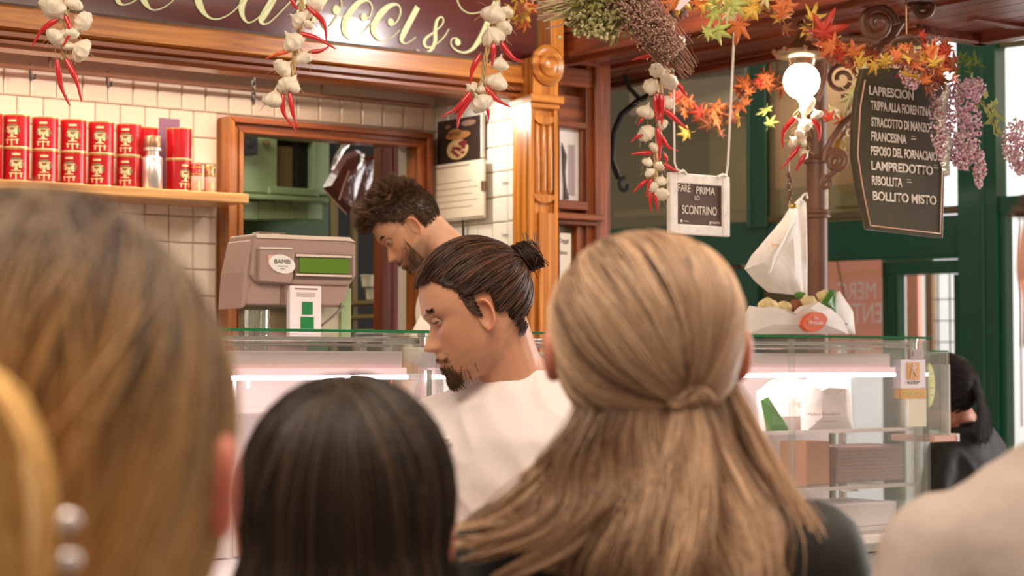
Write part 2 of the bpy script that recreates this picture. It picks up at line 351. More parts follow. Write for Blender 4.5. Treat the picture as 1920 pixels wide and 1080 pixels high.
# wooden frame round the opening
win = tag(MB().box(oL, oL + .001, 5.19, 5.2, 1.3, 1.301).build('window_1', 'oak_dark', rotz=AL), kind='structure')
def frame_side(pts_out, pts_in, m):
    """mitred board with three raised steps between an outer and an inner line"""
    mb = MB(); (a0, b0), (a1, b1) = pts_out; (c0, d0), (c1, d1) = pts_in
    for s0, s1, n in ((0, .38, 5.135), (.38, .72, 5.15), (.72, 1, 5.142)):
        L = lambda p, q, s: (p[0] + (q[0] - p[0]) * s, p[1] + (q[1] - p[1]) * s)
        q = [L((a0, b0), (c0, d0), s0), L((a1, b1), (c1, d1), s0), L((a1, b1), (c1, d1), s1), L((a0, b0), (c0, d0), s1)]
        vs = [(x, n, z) for x, z in q] + [(x, 5.215, z) for x, z in q]
        mb.add(vs, [(0, 1, 2, 3), (7, 6, 5, 4)] + [((i + 1) % 4, i, 4 + i, 4 + (i + 1) % 4) for i in range(4)])
    o = mb.build('window_frame', m, win, smooth=False); bevel(o, .002, 1)
frame_side(((oL, 1.25), (oL, oT)), ((iL, 1.30), (iL, iT)), 'oak_mid')
frame_side(((oL, oT), (oR, oT)), ((iL, iT), (iR, iT)), 'oak_dark')
frame_side(((oR, oT), (oR, 1.25)), ((iR, iT), (iR, 1.30)), 'oak_dark_v')
frame_side(((oR, 1.25), (oL, 1.25)), ((iR, 1.30), (iL, 1.30)), 'oak_dark')
# the room behind the opening
NR = 6.3
br = MB().box(1.4, 3.9, NR + .02, NR + .06, 0, 2.9)
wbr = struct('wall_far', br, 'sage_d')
def bx(px0, py0, px1, py1, n, th, c=0):        # box whose front face shows between two picture points on n
    a = PN(px0, py0, n); b = PN(px1, py1, n); m = PN((px0 + px1) / 2, (py0 + py1) / 2, n)
    h = abs(PN((px0 + px1) / 2, py0, n).z - PN((px0 + px1) / 2, py1, n).z) / 2
    return MB().box(a.x, b.x, n, n + th, m.z - h, m.z + h, c=c)
cup = thing('wall_cupboard', 'pale green panelled cupboard with dark glass door in the back room', 'cupboard', UN(0, 0, 0))
bx(395, 256, 520, 360, NR - .10, .1, .004).build('side_panel', 'sage', cup, False)
bx(588, 258, 628, 365, NR - .10, .1, .004).build('side_panel', 'sage', cup, False)
bx(505, 352, 600, 366, NR - .11, .1, .004).build('lower_rail', 'sage', cup, False)
bx(505, 250, 600, 263, NR - .10, .1, .004).build('upper_rail', 'sage', cup, False)
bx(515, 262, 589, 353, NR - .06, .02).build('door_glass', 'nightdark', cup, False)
bx(517, 275, 548, 350, NR - .07, .005).build('tan_card', 'tanp', cup, False, label='tan card behind the glass')
bx(400, 366, 640, 375, NR - .13, .12, .003).build('ledge', 'sage', cup, False)
for i in range(7): bx(396 + i * 30, 377, 425 + i * 30, 412, NR - .09, .05, .003).build('plank', 'sage', cup, False)
kn = PN(499, 268, NR - .12); MB().ball((kn.x, kn.y, kn.z), .014).build('knob', 'tanp', cup)
pb = PN(463, 268, NR - .13); sp = thing('wall_speaker', 'small black box high up at left inside the opening', 'speaker', UN(pb.x, pb.y, pb.z))
bevel(MB().box(-.035, .03, -.03, .03, -.045, .035).build('speaker_box', 'black', sp, False), .004); MB().ball((0, -.03, -.005), (.018, .005, .018)).build('speaker_cone', 'nightdark', sp)
# dark right part of the back room and its red boards
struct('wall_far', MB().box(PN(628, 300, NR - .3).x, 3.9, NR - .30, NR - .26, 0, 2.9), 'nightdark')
rd = thing('panelled_door', 'dark red vertical board door at right inside the opening', 'door', UN(0, 0, 0))
xs = [722, 737, 752, 767, 783]
for i in range(4): bx(xs[i], 275, xs[i + 1] - 1.5, 640, 5.42, .02, .003).build('board', 'red_wood_v', rd, False)
bx(716, 275, 722, 640, 5.40, .05, .002).build('door_edge', 'red_wood_v', rd, False)
for px in (625, 662): 
    a = PN(px, 400, 5.9); MB().box(a.x, a.x + .02, 5.9, 5.92, 0, 2.2).build('rack_post', 'tanp', thing('rack_post', 'thin %s brown upright in the dark back room' % ('left' if px < 640 else 'right'), 'post', UN(0, 0, 0)), False)
# shelf items seen at lower right through the opening
for i, (px, py, w_, h_) in enumerate(((690, 512, 30, 26), (695, 538, 22, 24))):
    p = PN(px, py + h_, 5.7); s_ = 5.9 / FPX
    t = thing('container', ['white plastic tub upper of the pair right of the scale', 'white plastic tub lower of the pair right of the scale'][i], 'tub', UN(p.x, p.y, p.z), group=None)
    MB().lathe([(w_ * s_ * .42, 0), (w_ * s_ * .5, h_ * s_ * .85), (w_ * s_ * .55, h_ * s_ * .86), (w_ * s_ * .55, h_ * s_)], 18).build('tub', 'cupw', t)
p = PN(690, 563, 5.7)
t = thing('back_shelf', 'dark shelf carrying white tubs in the back room', 'shelf', UN(p.x, p.y, p.z - .001))
for i in range(3): MB().box(-.02, .10, -.05, .31, -.012 - i * .05, -i * .05, c=.002).build('shelf_board', 'tanp', t, False)
# ceiling inside the stall
struct('ceiling', MB().box(1.0, UR + .05, 4.66, NB + .08, 2.385, 2.42), 'dark_ceiling')
ci = MB()
for a, b in ((1.0, 1.72), (1.76, 2.05), (2.09, 2.62), (2.66, 3.5)): ci.box(a, b, 4.74, 5.10, 2.372, 2.386, c=.004)
o = ci.build('ceiling_panel', 'brownwall', [x for x in bpy.data.objects if x.name == 'ceiling'][0], False)
# hanging rail with hooks above the tiles
hr = thing('hook_rail', 'brown iron rail with hooks under the stall ceiling', 'rail', UN(0, 0, 0))
zr = PN(300, 150, 5.12).z
MB().tube([(1.1, 5.12, zr), (3.5, 5.12, zr)], .008, 8).build('rail', 'iron', hr)
for u in (1.3, 2.2, 3.1): MB().tube([(u, 5.12, zr), (u, 5.12, 2.385)], .006, 6).build('rail_hanger', 'iron', hr)
for px in (57, 201):
    a = PN(px, 125, 5.12)
    MB().tube([(a.x, 5.12, zr + .01), (a.x, 5.12, zr - .02), (a.x + .004, 5.12, zr - .035), (a.x + .014, 5.12, zr - .03), (a.x + .016, 5.12, zr - .018)], .004, 6).build('hook', 'black', hr)
a = PN(476, 135, 4.95); ch = MB()
for i in range(7):
    z = a.z + .01 - i * .016; r_ = .007
    ch.tube([(math.cos(q) * r_ * (1 if i % 2 else .2), math.cos(q) * r_ * (.2 if i % 2 else 1), z - a.z + math.sin(q) * .011) for q in [2 * PI * k / 8 for k in range(9)]], .0022, 5)
tch = thing('hanging_chain', 'short black chain hanging left of the middle garlic string', 'chain', UN(a.x, a.y, a.z)); ch.build('chain_links', 'black', tch)
MB().tube([(0, 0, .01), (0, 0, 2.38 - a.z)], .003, 6).build('chain_rod', 'black', tch)
# beam under the sign
zt, zb = 2.410, 2.305
uS = 1.0; uP = PN(995, 300, NF).x
bm = MB()
ext_u(bm, [(NF - .012, zt), (NF - .02, zt - .006), (NF - .02, zt - .055), (NF, zt - .06), (NF + .08, zt - .06), (NF + .08, zt)], uS, uP + .005)
beam = struct('trim_1', bm, 'oak')
m2 = MB()
ext_u(m2, [(NF, zt - .06), (NF - .012, zt - .066), (NF - .012, zt - .078), (NF + .004, zt - .083), (NF + .08, zt - .083), (NF + .08, zt - .06)], uS, uP + .005)
ext_u(m2, [(NF + .004, zt - .083), (NF - .008, zt - .087), (NF - .008, zt - .096), (NF + .01, zb), (NF + .08, zb), (NF + .08, zt - .083)], uS, uP + .005)
m2.build('moulding', 'oak_dark', beam, False)
# maroon sign board with painted script
sg = thing('sign_board', 'long maroon shop sign with cream script lettering above the oak beam', 'sign', UN(0, 0, 0))
sgp = MB().box(uS, uP + .03, NF + .012, NF + .05, zt, 2.74).build('panel', 'maroon', sg, False)
YS = NF + .0075
def stroke(mb, pts, ox, sc=5.333):
    P = catmull([(ox + x / sc, y / sc, w_ / sc) for x, y, w_ in pts], 7); n = len(P); vs = []; fs = []
    C = [PN(p[0], p[1], YS) for p in P]
    for i in range(n):
        a, b = C[max(i - 1, 0)], C[min(i + 1, n - 1)]; d = Vector((b.x - a.x, 0, b.z - a.z)).normalized()
        hw = max(P[i][2], 1.3) * .5 * (C[i].x * .6 + NF * .8) / FPX * 1.05
        nn = Vector((-d.z, 0, d.x))
        for s_ in (-1, 1):
            for dy in (0, .004): vs.append((C[i].x + nn.x * hw * s_, YS + dy, C[i].z + nn.z * hw * s_))
    for i in range(n - 1):
        a = i * 4; b = a + 4
        fs += [(a, b, b + 2, a + 2), (a + 1, a + 3, b + 3, b + 1), (a, a + 1, b + 1, b), (a + 2, b + 2, b + 3, a + 3)]
    mb.add(vs, fs + [(0, 2, 3, 1), (4 * n - 4, 4 * n - 3, 4 * n - 1, 4 * n - 2)])
def dot(mb, x, y, r, ox, sc=5.333):
    c = PN(ox + x / sc, y / sc, YS); rr = r / sc * (c.x * .6 + NF * .8) / FPX
    mb.prism([(c.x + rr * .95 * math.cos(a), c.z + rr * math.sin(a)) for a in [2 * PI * i / 18 for i in range(18)]], YS - .0003, YS + .004)
G = [  # (origin, strokes, dots) for every letter
 (200, [[(40, -200, 40), (60, -90, 50), (100, -40, 50), (120, 20, 45), (170, 48, 14), (240, 30, 10), (310, -10, 8)]], []),
 (200, [[(470, -150, 30), (390, -120, 55), (352, -60, 60), (385, 25, 58), (440, 90, 18), (500, 98, 11), (580, 70, 9), (660, 10, 8), (720, -60, 8)]], []),
 (200, [[(1120, -330, 30), (1000, -260, 60), (930, -150, 72), (912, -40, 72), (935, 60, 72), (985, 140, 38), (1050, 185, 16), (1130, 187, 12), (1230, 140, 10), (1320, 60, 10), (1400, -50, 10)]], []),
 (200, [[(1560, -120, 20), (1440, -80, 45), (1375, 0, 60), (1350, 90, 60), (1370, 180, 35), (1420, 226, 14), (1500, 190, 10), (1590, 100, 10), (1690, -20, 10)], [(1710, -100, 60), (1650, 20, 68), (1580, 140, 68), (1545, 205, 55), (1575, 240, 20), (1640, 215, 11), (1740, 120, 10), (1870, -20, 10)]], []),
 (600, [[(-250, 60, 12), (-170, -40, 30), (-160, 30, 60), (-230, 170, 55)], [(100, -90, 60), (30, 20, 62), (-50, 160, 50), (-60, 215, 20), (0, 200, 10), (60, 290, 9), (160, 175, 10), (215, 60, 11), (205, -20, 9)], [(170, 178, 9), (230, 165, 10), (290, 110, 9)]], [(165, 100, 48)]),
 (600, [[(440, 205, 10), (500, 160, 12), (522, 70, 14), (480, 8, 18), (400, 20, 45), (320, 100, 66), (258, 200, 66), (245, 300, 58), (272, 370, 28), (340, 395, 11), (430, 325, 10), (520, 220, 10)]], [(440, 172, 40)]),
 (600, [[(705, 262, 10), (770, 215, 12), (808, 120, 14), (780, 48, 18), (700, 58, 45), (615, 130, 66), (550, 230, 66), (535, 310, 56), (570, 380, 28), (630, 405, 11), (720, 370, 10), (800, 300, 10)]], [(708, 222, 40)]),
 (600, [[(978, 70, 58), (905, 205, 60), (835, 340, 60), (815, 400, 40), (850, 436, 14), (900, 415, 10), (962, 370, 10)]], []),
 (600, [[(965, 495, 12), (1040, 530, 16), (1105, 505, 30), (1150, 420, 42), (1155, 300, 40), (1172, 205, 28), (1215, 168, 14), (1237, 205, 13), (1212, 260, 12), (1135, 325, 14), (1065, 378, 28), (1043, 430, 34), (1080, 475, 18), (1170, 435, 12), (1240, 370, 12), (1292, 290, 10)]], []),
 (600, [[(1375, 380, 12), (1325, 388, 13), (1312, 440, 14), (1360, 500, 17), (1450, 525, 20), (1530, 485, 36), (1600, 390, 55), (1660, 270, 62), (1710, 140, 60), (1760, 20, 55)], [(1370, -60, 10), (1380, 20, 10), (1430, 100, 10), (1520, 135, 10), (1640, 110, 10)]], [(1378, 422, 36)]),
]
for ox, ss, dd in G:
    mb = MB()
    for s_ in ss: stroke(mb, s_, ox)
    for x, y, r_ in dd: dot(mb, x, y, r_, ox)
    mb.build('script_letter', 'letter', sgp, False)
# pilaster at the stall corner
pA = PN(995, 300, 4.60).x; pB = PN(1046, 300, 4.60).x; pw = pB - pA
NP = 4.60
pil = struct('trim_2', MB().box(pA, pB, NP + .012, NP + .09, 0, zb - .01), 'oak_v')
zf0 = PN(1020, 362, NP).z; zf1 = PN(1020, 232, NP).z
fl = MB()
for i in range(3):
    c_ = pA + pw * (.29 + .235 * i); r_ = pw * .095
    fl.tube([(c_, NP + .012, zf0), (c_, NP + .010, zf0 + .01), (c_, NP + .010, zf1 - .01), (c_, NP + .012, zf1)], [r_ * .6, r_, r_, r_ * .6], 10)
fl.build('flute', 'oak_v', pil)
MB().box(pA, pA + pw * .13, NP, NP + .02, 1.2, zb - .01).box(pB - pw * .13, pB, NP, NP + .02, 1.2, zb - .01).build('edge_fillet', 'oak_v', pil, False)
def arc_block(zc, up):
    pts = [(pA + pw * .1, zc), (pB - pw * .1, zc)]; r_ = pw * .4; cx = (pA + pB) / 2
    arc = [(cx + r_ * math.cos(a), zc + (1 if up else -1) * .6 * r_ * math.sin(a)) for a in [PI * i / 12 for i in range(13)]]
    return arc
mbk = MB(); mbk.prism(arc_block(zf0 - .005, False), NP - .002, NP + .014); mbk.prism([(x, z) for x, z in reversed(arc_block(zf1 + .022, False))][::-1], NP - .002, NP + .014)
mbk.build('carved_apron', 'oak_v', pil, False)
MB().box(pA + pw * .3, pB - pw * .13, NP - .003, NP + .014, 1.2, zf0 - .06).build('lower_panel', 'oak_v', pil, False)
MB().box(pA - .012, pB + .012, NP - .02, NP + .09, zb - .012, zb + .012, c=.003).build('capital', 'oak', pil, False)
MB().box(pA - .004, pB + .004, NP - .008, NP + .09, zb - .028, zb - .012, c=.003).build('capital_neck', 'oak', pil, False)
rc = PN(1027, 122, NP - .01)
MB().box(pA + .004, pB - .002, NP - .004, NP + .09, zb + .012, rc.z + .02).build('capital_block', 'oak_v', pil, False)
Rx = Matrix.Translation((rc.x, NP - .004, rc.z)) @ Matrix.Rotation(PI / 2, 4, 'X')
MB().lathe([(.062, 0), (.062, .010), (.052, .017), (.046, .015), (.040, .010)], 28, Rx).build('roundel', 'oak', pil)
MB().lathe([(.036, .006), (.035, .018), (.026, .027), (.012, .032), (.001, .033)], 24, Rx).build('roundel_boss', 'oak', pil)
a = PN(1034, 50, NP); b = PN(1058, 50, NP)
MB().box(a.x, b.x, NP, NP + .07, rc.z + .02, 2.74, c=.003).build('upper_post', 'oak_v', pil, False)
# panelled oak front right of the pilaster
NW = 4.70
uC = PN(1146, 300, NW).x
def hz(py): return PN(1095, py, NW).z
of = struct('wall_front', MB().box(pB, uC, NW + .035, NW + .06, 0, 2.9), 'oak_dark_v')
def slab(px0, px1, z0_, z1_, n, th, m, nm='panel', c=.003):
    MB().box(PN(px0, 300, n).x, PN(px1, 300, n).x, n, n + th, z0_, z1_, c=c).build(nm, m, of, False)
slab(1100, 1115, 1.1, 2.45, NW - .005, .045, 'oak_dark_v', 'stile'); slab(1117, 1146, 1.1, 2.45, NW - .02, .06, 'oak_dark_v', 'stile')
slab(1046, 1051, 1.1, 2.3, NW + .0, .04, 'oak_dark_v', 'stile')
slab(1046, 1099, hz(238), hz(180), NW + .01, .03, 'oak_dark', 'panel'); slab(1046, 1117, hz(165), hz(130), NW - .01, .05, 'oak_dark', 'rail')
slab(1046, 1102, hz(243), hz(230), NW - .005, .04, 'oak_dark', 'rail'); slab(1090, 1101, hz(378), hz(236), NW + .005, .03, 'oak_dark_v', 'stile')
slab(1046, 1104, hz(395), hz(378), NW - .008, .04, 'oak_dark', 'rail')
slab(1040, 1134, hz(415), hz(403), NW - .045, .08, 'oak_dark', 'sill'); slab(1040, 1120, hz(424), hz(415), NW - .02, .06, 'oak_dark', 'sill')
slab(1082, 1100, hz(900), hz(424), NW + .005, .03, 'oak_dark_v', 'stile')
slab(1046, 1083, hz(900), hz(424), NW + .028, .006, 'olive2', 'green_panel')
slab(1046, 1146, 2.44, 2.9, NW - .03, .07, 'red_wood', 'fascia')
# framed pictures in the two openings
def pic(name, label, cat, px0, py0, px1, py1, n, m, th=.006):
    a = PN(px0, (py0 + py1) / 2, n); b = PN(px1, (py0 + py1) / 2, n); xm = (px0 + px1) / 2
    z0_ = PN(xm, py1, n).z; z1_ = PN(xm, py0, n).z
    t = thing(name, label, cat, UN(a.x, n, z0_)); W_ = b.x - a.x; H_ = z1_ - z0_
    MB().box(0, W_, 0, th, 0, H_, c=.0008).build('sheet', m, t, False); return t, W_, H_
t, W_, H_ = pic('framed_print', 'white framed print in the upper oak niche beside the pilaster', 'picture', 1048, 242, 1090, 377, NW + .02, 'paper')
MB().box(W_ * .42, W_ * .68, -.002, 0, H_ * .08, H_ * .78).build('grey_column', 'greyprint', t, False, label='grey printed column')
MB().tube([(W_ * .1, -.003, H_ * .8), (W_ * .22, -.003, H_ * .62), (W_ * .2, -.003, H_ * .4), (W_ * .24, -.003, H_ * .2), (W_ * .3, -.003, H_ * .02)], [.001, .010, .006, .006, .012], 8, flat=.3).build('black_figure_print', 'ink', t, label='black printed shape')
for q in (0, 1): MB().box(-.003, W_ + .003, -.004, .004, -.004 if q == 0 else H_, 0 if q == 0 else H_ + .004).build('picture_frame', 'oak_dark', t, False)
t, W_, H_ = pic('menu_sheet', 'cream sheet with dark prints in the lower oak niche', 'sheet', 1040, 437, 1071, 640, NW + .015, 'paper2')
text('Oggi', 'ink', t, W_ * .2, W_ * .85, H_ * .90, H_ * .95, -.001); text('vino', 'ink', t, W_ * .2, W_ * .75, H_ * .80, H_ * .84, -.001); text('8', 'ink', t, W_ * .4, W_ * .7, H_ * .3, H_ * .45, -.001)
# canopy over the corner
can = struct('ceiling_canopy', MB().box(3.70, 4.18, 1.4, 6.3, 2.462, 2.50).box(4.18, 4.42, 1.4, 3.63, 2.462, 2.50), 'soffit')
for i in range(6):
    u0 = 3.70 + i * .08; MB().box(u0 + .002, u0 + .077, 1.4, 6.3, 2.452, 2.462, c=.002).build('plank', 'soffit', can, False)
for i in range(3):
    u0 = 4.18 + i * .08; MB().box(u0 + .002, u0 + .077, 1.4, 3.62, 2.452, 2.462, c=.002).build('plank', 'soffit', can, False)
for u0, w_, d in ((3.69, .03, .05), (3.735, .018, .02), (3.92, .03, .02), (4.10, .02, .018), (4.135, .045, .045)):
    if u0 < 4.1: MB().box(u0, u0 + w_, 1.4, 6.3, 2.452 - d * .5, 2.455, c=.003).build('batten', 'red_wood', can, False)
    else: MB().box(u0, u0 + w_, 3.60, 6.3, 2.452 - d * .5, 2.455, c=.003).build('batten', 'red_wood', can, False)
MB().box(4.39, 4.43, 1.4, 3.63, 2.425, 2.47, c=.004).build('batten', 'soffit', can, False)
MB().box(4.14, 4.43, 3.60, 3.64, 2.425, 2.47, c=.004).build('batten', 'soffit', can, False)
MB().box(4.15, 4.40, 3.42, 3.45, 2.44, 2.455, c=.003).build('batten', 'soffit', can, False)
MB().box(3.67, 3.70, 1.4, 4.66, 2.44, 2.80).build('fascia', 'red_wood', can, False)
MB().box(3.66, 3.672, 1.4, 4.66, 2.52, 2.55, c=.002).build('fascia_moulding', 'red_wood', can, False)
MB().box(3.66, 3.672, 1.4, 4.66, 2.44, 2.458, c=.002).build('fascia_moulding', 'red_wood', can, False)
struct('trim_3', MB().box(1.0, 3.70, 3.76, 3.84, 2.62, 2.70), 'red_wood')
# ------------------------------------------------------------------ green shop front behind
MG = 7.3
def bxB(px0, py0, px1, py1, m, th, mb=None, c=0):
    xm = (px0 + px1) / 2; a = PB(px0, (py0 + py1) / 2, m).x; b = PB(px1, (py0 + py1) / 2, m).x
    z1_ = PB(xm, py0, m).z; z0_ = PB(xm, py1, m).z
    return (mb or MB()).box(a, b, m, m + th, z0_, z1_, c=c)
def gpart(nm, r, parent, m, dm=0, th=.07, c=.004): return bxB(*r, MG + dm, th, c=c).build(nm, m, parent, False)
def gstruct(nm, r, m, dm=0, th=.07): return tag(bxB(*r, MG + dm, th).build(nm, m, None, False, rotz=BROT), kind='structure')
gf = gstruct('window_2', (1020, 425, 1440, 503), 'green')
gpart('window_frame', (1404, 100, 1436, 428), gf, 'green', -.02); gpart('window_frame', (1398, 100, 1405, 428), gf, 'green_l', -.03); 
gpart('window_frame', (1436, 395, 1800, 408), gf, 'olive2', -.01, .05)
gpart('pane', (1100, 100, 1404, 428), gf, 'glassd', .03, .006); gpart('pane', (1436, 100, 1770, 405), gf, 'glassd', .03, .006)
gpart('window_frame', (1436, 412, 1800, 487), gf, 'green', 0); gpart('window_frame', (1550, 484, 1800, 489), gf, 'green_l', -.012, .02)
gpart('window_frame', (1440, 100, 1447, 412), gf, 'olive2', -.005, .03)
gpart('window_frame', (1565, 384, 1640, 389), gf, 'olive2', -.02, .02)
gs = gstruct('window_3', (1797, 40, 1870, 1100), 'green', -.04, .1)
gpart('window_frame', (1866, 366, 1960, 402), gs, 'green', -.02); gpart('window_frame', (1872, 402, 1888, 1100), gs, 'green', -.02)
gpart('window_frame', (1872, 74, 1960, 84), gs, 'olive2', -.02, .04); gpart('window_frame', (1840, 100, 1846, 1100), gs, 'green_l', -.05, .02)
gpart('pane', (1872, 20, 1990, 366), gs, 'glassw', .03, .006); gpart('pane', (1886, 402, 1990, 1000), gs, 'glassw', .03, .006)
gd = gstruct('door_1', (1655, 489, 1797, 514), 'green')
gpart('door_stile', (1655, 512, 1684, 1100), gd, 'green'); gpart('door_stile', (1790, 514, 1800, 1100), gd, 'green', -.01)
gpart('pane', (1684, 514, 1792, 1000), gd, 'glassw', .02, .006); gpart('glazing_bead', (1682, 512, 1685, 1000), gd, 'green_l', -.01, .02)
gw = gstruct('wall_side', (1380, 503, 1422, 1100), 'green')
gpart('panel', (1020, 503, 1385, 1100), gw, 'brownwall', .03, .03); gpart('panel', (1422, 489, 1560, 1100), gw, 'olive2', .05, .03)
# rooms behind its glass
def bwall(nm, r, m, dm, th=.05): return tag(bxB(*r, MG + dm, th).build(nm, m, None, False, rotz=BROT), kind='structure')
bwall('wall_inner', (1000, 60, 1330, 520), 'olive', .9); bwall('wall_inner', (1330, 60, 1440, 520), 'olive2', .85); bwall('wall_inner', (1440, 60, 1740, 345), 'brownwall', .8); bwall('wall_inner', (1440, 345, 1740, 520), 'olive2', .8); bwall('wall_inner', (1000, 40, 1740, 62), 'brownwall', .3, .6)
bwall('wall_inner', (1180, 150, 1400, 205), 'greywall', .7, .08)
o = bwall('trim_4', (1150, 388, 1400, 402), 'olive2', .6); bwall('trim_4', (1205, 440, 1290, 452), 'olive2', .6)
# pale things outside the bright panes
bwall('wall_street', (1500, -300, 2250, 1400), 'street', 4.6); bwall('wall_outside', (1700, 515, 1722, 760), 'pink', 1.6); bwall('wall_outside', (1735, 515, 1748, 760), 'brownwall', 1.8)

for i, px in enumerate((1758, 1780, 1895, 1912)):
    bwall('trim_5', (px, 500 if i < 2 else 405, px + 2, 800), 'greyprint', 1.2, .01)
for i, py in enumerate((560, 600, 640)): bwall('trim_5', (1750, py, 1800, py + 2), 'greyprint', 1.2, .01)
# iron bracket silhouette behind the left pane
ib = thing('iron_bracket', 'dark curved iron bracket beyond the oak corner', 'bracket', (0, 0, 0), 0)
MB().tube([AT(*q) for q in ((1225, 175, 6.3), (1195, 190, 6.3), (1165, 215, 6.3), (1150, 250, 6.3), (1147, 300, 6.3), (1160, 335, 6.3))], .010, 8).build('bracket_arm', 'black', ib)
MB().tube([AT(1170 + 8 * math.cos(q), 345 + 12 * math.sin(q), 6.3) for q in [x * .5 for x in range(11)]], .007, 6).build('bracket_scroll', 'black', ib)
MB().tube([AT(1200, 186, 6.3), AT(1180, 165, 6.3), AT(1170, 140, 6.3), Vector((AT(1170, 140, 6.3).x, 6.3, 2.455))], .008, 6).build('bracket_stay', 'black', ib)
# pink poster stuck inside the door, read from behind
a = PB(1553, 560, MG - .03); b = PB(1653, 560, MG - .03); z1_ = PB(1600, 489, MG - .03).z; z0_ = PB(1600, 672, MG - .03).z
ps = thing('pink_poster', 'pink poster with mirrored white capitals beside the green door', 'poster', (BD.x * a.x + BM.x * a.y, BD.y * a.x + BM.y * a.y, z0_), BROT)
W_ = b.x - a.x; H_ = z1_ - z0_
MB().box(0, W_, 0, .004, 0, H_).build('sheet', 'pink', ps, False)
text('ME IN ANCO', 'pyel', ps, W_ * .04, W_ * .93, H_ * .83, H_ * .91, -.002, mirror=True)
text('MERC', 'pwhite', ps, W_ * .18, W_ * .90, H_ * .60, H_ * .78, -.002, mirror=True)
text('ENTR', 'pwhite', ps, W_ * .28, W_ * 1.0, H_ * .36, H_ * .56, -.002, mirror=True)
MB().tube([(W_ * .18, -.003, H_), (W_ * .33, -.003, H_ * .6), (W_ * .48, -.003, H_ * .05)], .003, 5).build('crease', 'brownprint', ps)
# ------------------------------------------------------------------ many thin tubes in one mesh
def tubes(name, P, R, C, m, parent, sides=3, attr='tint', stuff=False):
    """P (N,S,3) centre lines, R (N,S) radii, C (N,3) or (N,S,3) colours"""
    P = np.asarray(P, np.float64); N, S, _ = P.shape; R = np.broadcast_to(np.asarray(R, float), (N, S))
    T = np.gradient(P, axis=1); T /= np.linalg.norm(T, axis=2, keepdims=True) + 1e-9
    ref = np.zeros_like(T); ref[..., 0] = .31; ref[..., 1] = .87; ref[..., 2] = .37
    A = np.cross(T, ref); A /= np.linalg.norm(A, axis=2, keepdims=True) + 1e-9; B = np.cross(T, A)
    V = np.empty((N, S, sides, 3))
    for k in range(sides):
        a = 2 * PI * k / sides; V[:, :, k] = P + (A * math.cos(a) + B * math.sin(a)) * R[..., None]
    base = (np.arange(N)[:, None, None] * S * sides + np.arange(S - 1)[None, :, None] * sides)
    k = np.arange(sides)[None, None, :]; j = (k + 1) % sides
    F = np.stack([base + k, base + j, base + sides + j, base + sides + k], -1).reshape(-1, 4)
    me = bpy.data.meshes.new(name); nv = N * S * sides; nf = len(F)
    me.vertices.add(nv); me.vertices.foreach_set('co', V.reshape(-1)); me.loops.add(nf * 4); me.loops.foreach_set('vertex_index', F.reshape(-1).astype(np.int32))
    me.polygons.add(nf); me.polygons.foreach_set('loop_start', np.arange(nf, dtype=np.int32) * 4); me.polygons.foreach_set('loop_total', np.full(nf, 4, np.int32))
    me.update(calc_edges=True); me.polygons.foreach_set('use_smooth', [True] * nf)
    if C is not None:
        C = np.asarray(C, float)
        if C.ndim == 2: C = np.broadcast_to(C[:, None], (N, S, 3))
        cc = np.ones((N, S, sides, 4)); cc[..., :3] = C[:, :, None]
        a = me.color_attributes.new(attr, 'FLOAT_COLOR', 'POINT'); a.data.foreach_set('color', cc.reshape(-1))
    me.materials.append(M[m]); o = bpy.data.objects.new(name, me); COL.objects.link(o)
    if parent: o.parent = parent
    if stuff: o['kind'] = 'stuff'
    return o
# ------------------------------------------------------------------ shelf and tins
zs = PN(300, 354, 4.99).z; uE = PN(466, 372, 4.99).x
sh = thing('wall_shelf', 'pine plank shelf under the red tins, its end crossing the oak frame', 'shelf', UN(0, 0, 0))
bevel(MB().box(1.2, uE, 4.985, NB, zs - .028, zs).build('shelf_board', 'shelf', sh, False), .004)
for u in (1.5, 2.3): MB().prism([(u, zs - .028), (u + .02, zs - .028), (u + .02, zs - .11), (u, zs - .09)], 5.10, NB).build('shelf_bracket', 'shelf', sh, False)
def patch(mb, r, a0, a1, z0_, z1_, n=4):
    vs = []; fs = []
    for i in range(n + 1):
        a = a0 + (a1 - a0) * i / n
        for z in (z0_, z1_):
            for rr in (r, r + .0006): vs.append((rr * math.sin(a), -rr * math.cos(a), z))
    for i in range(n): q = i * 4; fs += [(q + 1, q + 5, q + 7, q + 3), (q, q + 2, q + 6, q + 4), (q, q + 4, q + 5, q + 1), (q + 2, q + 3, q + 7, q + 6)]
    fs += [(0, 1, 3, 2), (n * 4, n * 4 + 2, n * 4 + 3, n * 4 + 1)]
    mb.add(vs, fs)
rC, hC = .0370, .0925
cg = 'red tins stacked in two rows on the shelf'
can0 = thing('tin_can', 'x', 'tin', (0, 0, 0), group=cg)
cb = MB().lathe([(rC, .002), (rC, .004), (rC, hC - .004), (rC, hC - .002)], 28).build('body', 'can_red', can0)
MB().lathe([(rC - .002, 0), (rC + .0008, .001), (rC + .0008, .0045), (rC - .001, .005)], 28).build('bottom_rim', 'gold2', can0)
MB().lathe([(rC - .001, hC - .005), (rC + .0006, hC - .003), (rC + .0006, hC), (rC - .004, hC), (rC - .005, hC - .003)], 28).build('lid', 'gold', can0)
em = MB()
for a, w_, z, h_ in ((0, .26, .045, .012), (-.30, .12, .050, .016), (.30, .12, .046, .018), (0, .12, .034, .010), (.05, .42, .058, .003), (0, .5, .022, .0028), (-.36, .06, .018, .014), (.36, .06, .018, .014), (0, .05, .015, .02), (0, .34, .030, .003), (0, .30, .075, .006)):
    patch(em, rC, a - w_, a + w_, z - h_ / 2, z + h_ / 2)
em.build('gold_emblem', 'gold2', cb, False, label='gold printed crest')
em = MB()
